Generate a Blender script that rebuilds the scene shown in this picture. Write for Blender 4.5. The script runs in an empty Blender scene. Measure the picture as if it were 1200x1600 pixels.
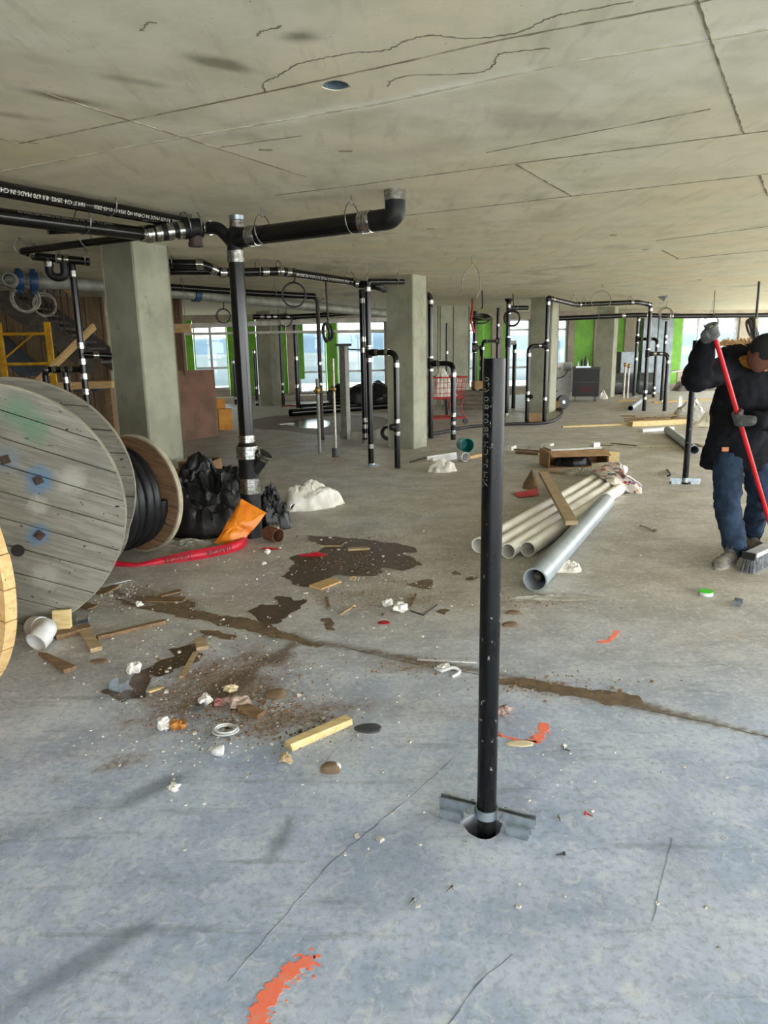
import bpy, bmesh, math, random
from mathutils import Vector, Matrix, noise, geometry
random.seed(7)
SC = bpy.context.scene
COL = SC.collection
PI = math.pi

# ---------------------------------------------------------------- camera
EYE, CEIL = 1.5, 2.52
FPX = 1110.0
PITCH = math.atan(256.5 / FPX)
ROLL = math.radians(1.0)
_F = Vector((0, math.cos(PITCH), -math.sin(PITCH)))
_R0 = Vector((1, 0, 0)); _U0 = Vector((0, math.sin(PITCH), math.cos(PITCH)))
_R = _R0 * math.cos(ROLL) - _U0 * math.sin(ROLL)
_U = _R0 * math.sin(ROLL) + _U0 * math.cos(ROLL)
cam_data = bpy.data.cameras.new('camera'); cam = bpy.data.objects.new('camera', cam_data); COL.objects.link(cam)
cam_data.sensor_fit = 'VERTICAL'; cam_data.sensor_height = 34.6; cam_data.lens = 34.6 * FPX / 1600
cam_data.clip_start = 0.05; cam_data.clip_end = 2000
cam.matrix_world = Matrix(((_R.x, _U.x, -_F.x, 0), (_R.y, _U.y, -_F.y, 0), (_R.z, _U.z, -_F.z, EYE), (0, 0, 0, 1)))
SC.camera = cam
# ---------------------------------------------------------------- world and exposure
SKY = 5.0
w = bpy.data.worlds.new('overcast_sky'); SC.world = w; w.use_nodes = True
nt = w.node_tree; bg = nt.nodes['Background']
bg.inputs['Color'].default_value = (0.93, 0.97, 1.0, 1); bg.inputs['Strength'].default_value = SKY
SC.view_settings.view_transform = 'Standard'; SC.view_settings.look = 'None'
SC.view_settings.gamma = 1.0; SC.view_settings.use_curve_mapping = False
SC.view_settings.exposure = 1.0
SC.cycles.max_bounces = 6; SC.cycles.glossy_bounces = 2; SC.cycles.transmission_bounces = 3; SC.cycles.diffuse_bounces = 4; SC.cycles.adaptive_threshold = 0.02

# ---------------------------------------------------------------- measuring helpers
CAMP = Vector((0, 0, EYE))
def ray(px, py): return (_F * FPX + _R * (px - 600) + _U * (800 - py)).normalized()
def G(px, py, z=0.0):                       # point on the level plane z
    d = ray(px, py); return CAMP + d * ((z - EYE) / d.z)
def D(px, py, Y):                           # point at a distance Y into the building
    d = ray(px, py); return CAMP + d * (Y / d.y)
def proj(P):
    v = Vector(P) - CAMP; k = FPX / v.dot(_F)
    return 600 + v.dot(_R) * k, 800 - v.dot(_U) * k
def zat(P, py):                             # height over P that is seen at row py
    lo, hi = -0.5, 3.2
    for _ in range(40):
        m = (lo + hi) / 2
        if proj((P[0], P[1], m))[1] > py: lo = m
        else: hi = m
    return (lo + hi) / 2
def rad(P, wpx): return wpx / 2 * (Vector(P) - CAMP).dot(_F) / FPX
AX = Vector((math.sin(math.radians(31)), math.cos(math.radians(31)), 0))   # building grid, one way
BX = Vector((-AX.y, AX.x, 0))                                              # and the other
ZU = Vector((0, 0, 1))

# ---------------------------------------------------------------- materials
def hx(r, g, b):                            # 0-255 screen colour to linear
    f = lambda c: (c / 12.92 if c <= 0.04045 else ((c + 0.055) / 1.055) ** 2.4)
    return tuple(f(v / 255) for v in (r, g, b)) + (1,)
class NT:
    def __init__(s, name):
        s.m = bpy.data.materials.new(name); s.m.use_nodes = True; s.t = s.m.node_tree; s.n = s.t.nodes
        s.b = s.n['Principled BSDF']
    def L(s, a, b): s.t.links.new(a, b)
    def put(s, sock, v):
        if hasattr(v, 'node'): s.L(v, sock)
        else: sock.default_value = v
    def new(s, t): return s.n.new('ShaderNode' + t)
    def coord(s, k='Object'): return s.new('TexCoord').outputs[k]
    def pos(s): return s.new('NewGeometry').outputs['Position']
    def mp(s, v, scale=(1, 1, 1), rot=(0, 0, 0), loc=(0, 0, 0)):
        m = s.new('Mapping'); s.L(v, m.inputs[0]); m.inputs['Scale'].default_value = scale; m.inputs['Rotation'].default_value = rot; m.inputs['Location'].default_value = loc
        return m.outputs[0]
    def noise(s, v, sc, det=4, rough=0.55, dist=0.0):
        n = s.new('TexNoise'); s.L(v, n.inputs['Vector']); n.inputs['Scale'].default_value = sc; n.inputs['Detail'].default_value = det
        n.inputs['Roughness'].default_value = rough; n.inputs['Distortion'].default_value = dist
        return n.outputs['Fac']
    def math(s, op, a, b=0.0, c=None, clamp=False):
        n = s.new('Math'); n.operation = op; s.put(n.inputs[0], a); s.put(n.inputs[1], b)
        if c is not None: s.put(n.inputs[2], c)
        n.use_clamp = clamp; return n.outputs[0]
    def vm(s, op, a, b=(0, 0, 0)):
        n = s.new('VectorMath'); n.operation = op; s.put(n.inputs[0], a); s.put(n.inputs[1], b)
        return n.outputs['Value'] if op in ('LENGTH', 'DOT_PRODUCT', 'DISTANCE') else n.outputs[0]
    def scale(s, v, f):
        n = s.new('VectorMath'); n.operation = 'SCALE'; s.put(n.inputs[0], v); s.put(n.inputs['Scale'], f); return n.outputs[0]
    def ramp(s, f, lo, hi, a=0.0, b=1.0, smooth=True):
        n = s.new('MapRange'); n.interpolation_type = 'SMOOTHSTEP' if smooth else 'LINEAR'
        s.put(n.inputs['Value'], f); n.inputs['From Min'].default_value = lo; n.inputs['From Max'].default_value = hi
        n.inputs['To Min'].default_value = a; n.inputs['To Max'].default_value = b; return n.outputs[0]
    def mix(s, f, a, b):
        n = s.new('Mix'); n.data_type = 'RGBA'; s.put(n.inputs[0], f); s.put(n.inputs[6], a); s.put(n.inputs[7], b); return n.outputs[2]
    def bump(s, h, strength=0.3, dist=0.01):
        n = s.new('Bump'); n.inputs['Strength'].default_value = strength; n.inputs['Distance'].default_value = dist
        s.L(h, n.inputs['Height']); s.L(n.outputs[0], s.b.inputs['Normal'])
    def out(s, col=None, rough=0.5, metal=0.0, spec=None):
        if col is not None: s.put(s.b.inputs['Base Color'], col)
        s.put(s.b.inputs['Roughness'], rough); s.put(s.b.inputs['Metallic'], metal)
        if spec is not None: s.b.inputs['Specular IOR Level'].default_value = spec
        return s.m
    def seg(s, p, a, b):                    # distance to a segment on a level surface
        a = Vector((a[0], a[1], 0)); b = Vector((b[0], b[1], 0)); ba = b - a
        pa = s.vm('SUBTRACT', p, a); h = s.math('DIVIDE', s.vm('DOT_PRODUCT', pa, ba), max(ba.length_squared, 1e-6), clamp=True)
        return s.vm('LENGTH', s.vm('SUBTRACT', pa, s.scale(tuple(ba), h)))
    def flatp(s, p): return s.vm('MULTIPLY', p, (1, 1, 0))
MATS = {}
def M(name, c1, c2=None, sc=12, rough=0.5, metal=0.0, bump=0.0, bsc=40, stretch=None, spec=None, det=4, lo=.35, hi=.65):
    if name in MATS: return MATS[name]
    t = NT(name); v = t.coord()
    if stretch: v = t.mp(v, stretch)
    c = c1
    if c2: c = t.mix(t.ramp(t.noise(v, sc, det), lo, hi), c1, c2)
    if bump: t.bump(t.noise(v, bsc, 3), bump, 0.01)
    MATS[name] = t.out(c, rough, metal, spec); return MATS[name]

IRON = M('cast_iron_black', hx(11, 11, 11), hx(22, 22, 21), 9, 0.2, 0, 0.03, 90, spec=.4)
IRON2 = M('cast_iron_fitting', hx(16, 16, 16), hx(27, 27, 26), 20, 0.45, 0, 0.12, 140, spec=.3)
STEEL = M('stainless_band', hx(205, 205, 200), hx(150, 150, 146), 30, 0.22, 1.0, 0.05, 60)
GALV = M('galvanised_steel', hx(176, 186, 192), hx(150, 160, 168), 25, 0.35, 0.85, 0.05, 60)
ROD = M('threaded_rod', hx(150, 148, 140), hx(110, 108, 100), 60, 0.4, 0.9)
WIRE = M('black_wire', hx(35, 33, 32), hx(48, 45, 42), 30, 0.5)
WWIRE = M('grey_cable', hx(150, 142, 130), hx(110, 104, 95), 30, 0.5)
RUST = M('rusty_iron', hx(120, 78, 50), hx(84, 58, 42), 25, 0.8, 0, 0.3, 80)
RUSTD = M('brown_iron', hx(70, 52, 44), hx(52, 42, 38), 20, 0.6, 0, 0.1, 80)
PVC = M('white_pvc', hx(242, 240, 232), hx(230, 226, 214), 6, 0.38, 0, 0.03, 20)
PVCG = M('grey_pvc', hx(156, 164, 166), hx(142, 150, 152), 6, 0.4, 0, 0.03, 20)
PVCB = M('bright_pvc', hx(222, 222, 220), hx(200, 200, 198), 12, 0.4)
GPIPE = M('grey_painted_pipe', hx(140, 140, 130), hx(118, 118, 108), 8, 0.5, 0.1, 0.05, 30)
BLUEI = M('blue_coupling', hx(32, 66, 104), hx(24, 50, 82), 20, 0.45)
WOOD = M('pine_board', hx(208, 176, 122), hx(186, 150, 98), 7, 0.65, 0, 0.12, 30, (1, 9, 9))
WOODP = M('pale_pine', hx(222, 200, 148), hx(204, 178, 120), 7, 0.65, 0, 0.1, 30, (1, 9, 9))
WOODB = M('brown_scrap_wood', hx(138, 112, 80), hx(108, 84, 58), 9, 0.75, 0, 0.15, 30, (1, 7, 7))
WOODG = M('tan_plank', hx(182, 160, 124), hx(156, 134, 100), 6, 0.7, 0, 0.1, 30, (1, 10, 10))
CARD = M('cardboard', hx(172, 136, 96), hx(152, 118, 82), 6, 0.8, 0, 0.05, 30)
CARDD = M('cardboard_dark', hx(132, 98, 64), hx(112, 82, 52), 6, 0.8)
PLASTIC = M('white_plastic_sheet', hx(226, 222, 210), hx(196, 190, 176), 10, 0.35, 0, 0.4, 18)
BLACKP = M('black_plastic_sheet', hx(18, 18, 19), hx(32, 32, 33), 10, 0.38, 0, 0.4, 30, spec=.35)
BLACK = M('black_rubber', hx(22, 22, 23), hx(32, 32, 33), 30, 0.55)
REDP = M('red_paint', hx(178, 24, 34), hx(150, 18, 28), 12, 0.4)
REDT = M('red_tape', hx(206, 34, 56), hx(180, 24, 44), 9, 0.4, 0, 0.3, 25)
WHITE = M('white_paint', hx(228, 228, 224), hx(212, 212, 208), 9, 0.5)
INKB = M('black_ink', hx(24, 20, 20), None, rough=0.6)
INKW = M('white_ink', hx(214, 212, 204), None, rough=0.6)
GREEN = M('green_sheathing', hx(112, 178, 30), hx(96, 158, 22), 4, 0.55, 0, 0.05, 20)
YELLOW = M('yellow_paint', hx(214, 164, 30), hx(186, 136, 20), 10, 0.5, 0, 0.1, 60)
DKSTEEL = M('stair_steel', hx(92, 84, 76), hx(70, 64, 60), 10, 0.55, 0.1)
FOAMW = M('white_foam_board', hx(206, 206, 196), hx(192, 192, 182), 9, 0.7)

def conc(name, c1, c2, dark, sc=2.2, rough=0.85):
    t = NT(name); v = t.pos()
    a = t.noise(v, sc, 7, 0.6); b = t.noise(t.mp(v, (1, 1, .5)), 9, 6, 0.65); p = t.noise(v, 60, 2)
    c = t.mix(t.ramp(a, .35, .68), c1, c2)
    c = t.mix(t.math('MULTIPLY', t.ramp(b, .55, .74), .55), c, dark)
    c = t.mix(t.math('MULTIPLY', t.ramp(t.noise(v, 38, 3), .69, .74), .6), c, dark)
    t.bump(t.math('ADD', b, t.math('MULTIPLY', p, .3)), .25, .01)
    MATS[name] = t.out(c, rough); return MATS[name]
CONC = conc('column_concrete', hx(160, 160, 140), hx(140, 140, 122), hx(108, 108, 96))
CONCP = conc('pier_concrete', hx(172, 160, 142), hx(150, 140, 124), hx(118, 110, 98))

# ---------------------------------------------------------------- mesh helpers
class MB:
    def __init__(s): s.v = []; s.f = []
    def add(s, vs, fs):
        o = len(s.v); s.v += [Vector(p) for p in vs]; s.f += [tuple(i + o for i in f) for f in fs]; return s
    def box(s, c, half, ax=None, ay=None, az=None):
        c = Vector(c); ax = ax or Vector((1, 0, 0)); ay = ay or Vector((0, 1, 0)); az = az or Vector((0, 0, 1))
        vs = [c + ax * (i * half[0]) + ay * (j * half[1]) + az * (k * half[2]) for k in (-1, 1) for j in (-1, 1) for i in (-1, 1)]
        return s.add(vs, [(0, 2, 3, 1), (4, 5, 7, 6), (0, 1, 5, 4), (2, 6, 7, 3), (0, 4, 6, 2), (1, 3, 7, 5)])
    def beam(s, a, b, wd, th, up=None):     # box from a to b
        a, b = Vector(a), Vector(b); d = b - a; L = d.length; d.normalize()
        up = Vector(up) if up else (ZU if abs(d.z) < .95 else Vector((0, 1, 0)))
        sx = d.cross(up).normalized(); u = sx.cross(d).normalized()
        return s.box((a + b) / 2, (L / 2, wd / 2, th / 2), d, sx, u)
    def tube(s, pts, r, n=14, cap=True, squash=None):
        pts = [Vector(p) for p in pts]; N = len(pts); rs = r if isinstance(r, (list, tuple)) else [r] * N
        tan = []
        for i in range(N):
            t = (pts[min(i + 1, N - 1)] - pts[max(i - 1, 0)])
            tan.append(t.normalized() if t.length > 1e-9 else Vector((0, 0, 1)))
        ref = Vector((0, 0, 1)) if abs(tan[0].z) < .9 else Vector((1, 0, 0))
        u = tan[0].cross(ref).normalized(); vs = []
        for i in range(N):
            u = (u - tan[i] * u.dot(tan[i])).normalized(); q = tan[i].cross(u)
            for k in range(n):
                a = 2 * PI * k / n
                vs.append(pts[i] + (u * math.cos(a) + q * math.sin(a)) * rs[i])
        fs = [(i * n + k, i * n + (k + 1) % n, (i + 1) * n + (k + 1) % n, (i + 1) * n + k) for i in range(N - 1) for k in range(n)]
        if cap: fs += [tuple(range(n))[::-1], tuple((N - 1) * n + k for k in range(n))]
        return s.add(vs, fs)
    def lathe(s, prof, c, axis, n=20, close=False):   # prof: (t along axis, radius)
        c = Vector(c); a = Vector(axis).normalized(); ref = ZU if abs(a.z) < .9 else Vector((1, 0, 0))
        u = a.cross(ref).normalized(); q = a.cross(u); vs = []
        for t, r in prof:
            for k in range(n):
                g = 2 * PI * k / n; vs.append(c + a * t + (u * math.cos(g) + q * math.sin(g)) * r)
        m = len(prof); fs = [(i * n + k, i * n + (k + 1) % n, (i + 1) * n + (k + 1) % n, (i + 1) * n + k) for i in range(m - 1) for k in range(n)]
        if close: fs += [((m - 1) * n + k, (m - 1) * n + (k + 1) % n, (k + 1) % n, k) for k in range(n)]
        return s.add(vs, fs)
    def ell(s, c, r, n=14, m=9, rot=None):
        c = Vector(c); vs = []; rot = rot or Matrix.Identity(3)
        for i in range(m + 1):
            th = PI * i / m
            for k in range(n):
                a = 2 * PI * k / n
                vs.append(c + rot @ Vector((r[0] * math.sin(th) * math.cos(a), r[1] * math.sin(th) * math.sin(a), r[2] * math.cos(th))))
        return s.add(vs, [(i * n + k, (i + 1) * n + k, (i + 1) * n + (k + 1) % n, i * n + (k + 1) % n) for i in range(m) for k in range(n)])
    def torus(s, c, axis, R, r, n=28, m=6, a0=0, a1=2 * PI):
        c = Vector(c); a = Vector(axis).normalized(); ref = ZU if abs(a.z) < .9 else Vector((1, 0, 0)); u = a.cross(ref).normalized(); q = a.cross(u)
        full = abs(a1 - a0 - 2 * PI) < 1e-6
        return s.tube([c + (u * math.cos(a0 + (a1 - a0) * k / n) + q * math.sin(a0 + (a1 - a0) * k / n)) * R for k in range(n + 1)], r, m, not full)
    def prism(s, poly, z0, z1):             # plan polygon between two heights
        n = len(poly); vs = [(p[0], p[1], z0) for p in poly] + [(p[0], p[1], z1) for p in poly]
        return s.add(vs, [tuple(range(n))[::-1], tuple(range(n, 2 * n))] + [(i, (i + 1) % n, n + (i + 1) % n, n + i) for i in range(n)])
    def mesh(s, name):
        me = bpy.data.meshes.new(name); me.from_pydata([tuple(v) for v in s.v], [], s.f); me.update(); return me
def basis(o):
    return o.matrix_basis.copy() if o.parent is None else basis(o.parent) @ o.matrix_basis
def obj(name, mb, mat, parent=None, local=False, smooth=True, angle=0.65):
    me = mb.mesh(name) if isinstance(mb, MB) else mb
    if isinstance(mb, MB):
        bm = bmesh.new(); bm.from_mesh(me); bmesh.ops.recalc_face_normals(bm, faces=bm.faces); bm.to_mesh(me); bm.free()
        if smooth: me.shade_smooth(); me.set_sharp_from_angle(angle=angle)
    o = bpy.data.objects.new(name, me); COL.objects.link(o)
    if mat and not me.materials: me.materials.append(mat)
    if parent is not None:
        o.parent = parent
        if not local: me.transform(basis(parent).inverted())
    return o
def tag(o, label, cat=None, group=None, kind=None):
    if label: o['label'] = label
    if cat: o['category'] = cat
    if group: o['group'] = group
    if kind: o['kind'] = kind
    return o
def thing(name, label, cat, loc=(0, 0, 0), rz=0.0, group=None):
    o = bpy.data.objects.new(name, None); COL.objects.link(o); o.location = loc; o.rotation_euler = (0, 0, rz); o.empty_display_size = .1
    return tag(o, label, cat, group)
def solo(name, mb, mat, label, cat, group=None, **k):   # a thing that is one mesh, origin at its base
    lo = Vector((sum(v.x for v in mb.v) / len(mb.v), sum(v.y for v in mb.v) / len(mb.v), min(v.z for v in mb.v)))
    for v in mb.v: v -= lo
    o = obj(name, mb, mat, **k); o.location = lo
    return tag(o, label, cat, group)
def struct(name, mb, mat, parent=None, **k):
    o = obj(name, mb, mat, parent, **k); o['kind'] = 'structure'; return o
def fillet(pts, R, n=6):
    pts = [Vector(p) for p in pts]; out = [pts[0]]
    for i in range(1, len(pts) - 1):
        a, b, c = pts[i - 1], pts[i], pts[i + 1]; d1 = (a - b); d2 = (c - b); l = min(R, d1.length * .49, d2.length * .49)
        p, q = b + d1.normalized() * l, b + d2.normalized() * l
        for k in range(n + 1):
            t = k / n; out.append(p * (1 - t) ** 2 + b * (2 * t * (1 - t)) + q * t * t)
    out.append(pts[-1]); return out
def spline(pts, n=8):
    pts = [Vector(p) for p in pts]; out = []
    for i in range(len(pts) - 1):
        p0, p1, p2, p3 = pts[max(i - 1, 0)], pts[i], pts[i + 1], pts[min(i + 2, len(pts) - 1)]
        for k in range(n):
            t = k / n
            out.append(.5 * ((2 * p1) + (p2 - p0) * t + (2 * p0 - 5 * p1 + 4 * p2 - p3) * t * t + (3 * p1 - p0 - 3 * p2 + p3) * t ** 3))
    out.append(pts[-1]); return out
def hollow(mb, a, b, r, wall=.006, n=24):   # open ended pipe
    a, b = Vector(a), Vector(b); L = (b - a).length
    return mb.lathe([(0, r - wall), (0, r), (L, r), (L, r - wall)], a, b - a, n, close=True)
def coupling(parent, c, axis, r, L=.07, name='coupling'):
    mb = MB(); R = r + .004; h = L / 2; e = .004
    prof = [(-h, r * .9), (-h, R)]
    k = 2 if L < .06 else (4 if L > .085 else 3)
    for i in range(k):
        t0 = -h + L * (i + .12) / k; t1 = -h + L * (i + .88) / k
        prof += [(t0, R), (t0 + .001, R + e), (t1 - .001, R + e), (t1, R)]
    prof += [(h, R), (h, r * .9)]
    mb.lathe(prof, c, axis, 18)
    return obj(name, mb, STEEL, parent)
def hanger(parent, P, axis, r, ztop=CEIL, ring=True):
    mb = MB(); P = Vector(P); a = Vector(axis).normalized()
    if ring:
        mb.torus(P + Vector((0, 0, .035)), a, r + .035, .0045, 20, 5)
        mb.box(P + Vector((0, 0, r + .07)), (.012, .012, .012))
    z0 = P.z + r + (.05 if ring else 0)
    if ztop > z0: mb.tube([(P.x, P.y, z0), (P.x, P.y, ztop)], .005, 6)
    return obj('hanger', mb, ROD, parent)
def textmesh(s, size, mapper, name, mat, parent, res=2):
    cu = bpy.data.curves.new('lettering', 'FONT'); cu.body = s; cu.size = size; cu.align_x = 'CENTER'; cu.align_y = 'CENTER'; cu.resolution_u = res
    t = bpy.data.objects.new('lettering', cu); COL.objects.link(t)
    dg = bpy.context.evaluated_depsgraph_get(); me = bpy.data.meshes.new_from_object(t.evaluated_get(dg))
    bpy.data.objects.remove(t); bpy.data.curves.remove(cu)
    bm = bmesh.new(); bm.from_mesh(me); bmesh.ops.subdivide_edges(bm, edges=[e for e in bm.edges if e.calc_length() > size * .8], cuts=2); 
    for v in bm.verts: v.co = mapper(v.co.x, v.co.y)
    bm.to_mesh(me); bm.free(); me.materials.clear()
    o = obj(name, me, mat, parent); return o

# ================================================================ floor and ceiling
WL, WR = G(350, 628), G(1080, 607)
WD = (WR - WL).normalized(); WN = Vector((-WD.y, WD.x, 0))       # along the far wall, and outwards
def Wp(px, back=0.0):                       # point of the far wall line on the sight line of column px
    d = ray(px, 580); a = WL + WN * back
    t = (a.x * WD.y - a.y * WD.x) / (d.x * WD.y - d.y * WD.x); return Vector((d.x * t, d.y * t, 0))
def onwall(x): return WL + WD * ((x - WL.x) / WD.x)
PLAN = [Vector((-10.5, -6, 0)), Vector((6, -6, 0)), onwall(16) , onwall(-10.5)]
def spots(x, y, lst, wob):                  # soft worn spots: (centre, radius along, radius across, direction, strength)
    out = 0.0
    for c, ra, rb, dr, st in lst:
        l = math.hypot(dr[0], dr[1]); ux, uy = dr[0] / l, dr[1] / l; qx, qy = x - c[0], y - c[1]
        u = (qx * ux + qy * uy) / ra; v = (qy * ux - qx * uy) / rb; q = math.sqrt(u * u + v * v) + wob
        if q < 1.15: out = max(out, st * min(1, (1.15 - q) / .75))
    return out
def lines(x, y, lst, wob):
    out = 0.0
    for pts, hw in lst:
        for a, b in zip(pts[:-1], pts[1:]):
            bx, by = b[0] - a[0], b[1] - a[1]; h = max(0, min(1, ((x - a[0]) * bx + (y - a[1]) * by) / (bx * bx + by * by)))
            d = math.hypot(x - a[0] - bx * h, y - a[1] - by * h) + wob * hw
            if d < hw * 1.4: out = max(out, min(1, (hw * 1.4 - d) / (hw * .9)))
    return out
DIRT = [(G(330, 1075), .62, .30, (.55, .83), .9), (G(440, 1125), .42, .17, (.9, .4), .9), (G(560, 890), .9, .45, (.9, .3), .6),
        (G(600, 935), .5, .28, (1, 0), .65), (G(640, 1040), .3, .12, (.9, -.3), .7), (G(810, 1070), .3, .07, (.95, -.2), .8), (G(930, 1095), .5, .06, (.92, -.35), .7),
        (G(700, 1110), .35, .12, (.9, -.2), .5), (G(850, 940), .4, .12, (1, .1), .6), (G(120, 1050), .7, .3, (1, .3), .45), (G(480, 665), 1.6, 2.2, (1, 0), .95), (G(830, 745), 1.0, .7, (1, .2), .4),
        (G(440, 650), 1.8, 1.0, (1, 0), .9), (G(900, 690), 1.6, .6, (1, 0), .4), (G(1120, 925), .25, .1, (1, 0), .5), (G(80, 1180), .5, .12, (1, .3), .4), (G(240, 940), .5, .2, (.9, -.3), .6)]
JOINT = [([G(180, 925), G(470, 1000)], .05), ([G(470, 1000), G(760, 1050), G(1010, 1105)], .035), ([G(1010, 1105), G(1260, 1165)], .025), ([G(470, 1000), G(330, 1090)], .07), ([G(-200, 850), G(180, 925)], .03)]
SKID = [(G(150, 1490), .30, .05, (.75, .75), 1), (G(255, 1225), .25, .05, (.7, .75), 1), (G(440, 1310), .16, .03, (.2, 1), 1), (G(60, 1290), .3, .08, (1, .6), .7), (G(1050, 1300), .4, .12, (.3, 1), .6), (G(820, 1420), .3, .15, (1, .2), .5), (G(600, 1350), .5, .2, (.7, .7), .5)]
def floor_wear(x, y):
    w1 = noise.fractal((x * 2.5, y * 2.5, 0), .6, 2.1, 4) * .55; w2 = noise.fractal((x * 9, y * 9, 4), .6, 2.1, 3) * .35
    return (spots(x, y, DIRT, w1 + w2), lines(x, y, JOINT, w1 + w2), spots(x, y, SKID, w1 * .8), 1)
z_ = lambda x, y: G(x, y, CEIL)
STAIN = [(z_(345, 100), .20, .065, (.8, .6), 1), (z_(212, 127), .2, .055, (.8, .5), .8), (z_(105, 155), .24, .06, (.7, .6), 1), (z_(468, 57), .1, .06, (1, 0), 1),
         (z_(870, 190), .5, .22, (1, .2), .7), (z_(15, 180), .2, .07, (.8, .5), .8), (z_(650, 235), .6, .18, (.8, -.4), .5), (z_(1140, 130), .3, .18, (.8, .4), .5), (z_(40, 110), .5, .2, (1, 0), .4)]
BLOOM = [(z_(480, 180), .5, .06, (.86, -.52), .9), (z_(640, 150), .7, .07, (.86, -.52), 1), (z_(900, 130), .35, .09, (.6, .7), .6), (z_(1130, 55), .4, .07, (.86, -.52), .8), (z_(100, 262), .4, .08, (.86, -.52), .6), (z_(300, 215), .4, .05, (.86, -.52), .6)]
def ceil_wear(x, y):
    w1 = noise.fractal((x * 4, y * 4, 9), .7, 2.1, 4) * .35
    return (spots(x, y, STAIN, w1), spots(x, y, BLOOM, w1), 0, 1)
def wear_socket(t):
    a = t.new('Attribute'); a.attribute_name = 'wear'; s_ = t.new('SeparateColor'); t.L(a.outputs['Color'], s_.inputs[0]); return s_.outputs
def floor_material():
    t = NT('floor_concrete'); p = t.flatp(t.pos()); W = wear_socket(t)
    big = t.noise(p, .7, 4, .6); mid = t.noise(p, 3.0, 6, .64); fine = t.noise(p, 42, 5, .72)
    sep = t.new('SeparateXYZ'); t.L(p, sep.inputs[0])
    dust_skylight = t.math('ADD', t.ramp(sep.outputs['Y'], 1.7, 4.6), t.math('MULTIPLY', t.math('SUBTRACT', big, .5), 1.3), clamp=True)  # tan dust grows with depth; bluish sky light painted into the near colour
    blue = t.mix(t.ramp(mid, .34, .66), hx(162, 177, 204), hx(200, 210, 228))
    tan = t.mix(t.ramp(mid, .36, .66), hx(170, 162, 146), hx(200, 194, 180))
    c = t.mix(dust_skylight, blue, tan)
    c = t.mix(t.math('MULTIPLY', t.ramp(fine, .45, .66), .5), c, hx(136, 144, 158))
    c = t.mix(t.math('MULTIPLY', t.ramp(t.noise(p, 20, 5, .75, .8), .52, .64), .5), c, hx(222, 224, 226))
    sw = t.noise(t.mp(p, (.9, 7, 1), (0, 0, math.radians(52))), 1.6, 5, .7, .4)
    c = t.mix(t.math('MULTIPLY', t.ramp(sw, .55, .70), .45), c, hx(108, 114, 126))
    c = t.mix(t.math('MULTIPLY', t.ramp(big, .58, .70), .35), c, hx(160, 132, 108))
    c = t.mix(t.math('MULTIPLY', W[2], .6), c, hx(100, 108, 122))
    dirt = t.math('MULTIPLY', W[0], t.ramp(fine, .3, .6, .55, 1.0))
    c = t.mix(dirt, c, t.mix(t.ramp(fine, .4, .6), hx(146, 118, 92), hx(112, 90, 72)))
    c = t.mix(t.math('MULTIPLY', W[1], .85), c, hx(100, 86, 70))
    t.bump(t.math('ADD', t.math('MULTIPLY', mid, .6), t.math('MULTIPLY', fine, .4)), .25, .012)
    return t.out(c, t.ramp(fine, .3, .7, .42, .72), 0, .5)
def ceiling_material():
    t = NT('ceiling_concrete'); p = t.flatp(t.pos()); W = wear_socket(t)
    big = t.noise(p, .6, 5, .62); mid = t.noise(p, 2.4, 6, .66); bd = t.noise(t.mp(p, (8, 1.2, 1), (0, 0, math.radians(59))), 1.2, 4, .6)
    fine = t.noise(p, 55, 2)
    c = t.mix(t.ramp(mid, .33, .68), hx(212, 206, 178), hx(230, 225, 202))
    c = t.mix(t.math('MULTIPLY', t.ramp(big, .45, .65), .45), c, hx(228, 208, 166))
    c = t.mix(t.math('MULTIPLY', t.ramp(bd, .52, .72), .35), c, hx(172, 166, 142))
    c = t.mix(t.math('MULTIPLY', t.ramp(big, .45, .30), .35), c, hx(160, 156, 134))
    c = t.mix(t.math('MULTIPLY', t.ramp(fine, .70, .74), .6), c, hx(116, 110, 92))
    c = t.mix(t.math('MULTIPLY', W[0], .9), c, hx(142, 134, 112)); c = t.mix(W[1], c, hx(242, 238, 222))
    t.bump(mid, .18, .012)
    return t.out(c, .8, 0, .3)
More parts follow.
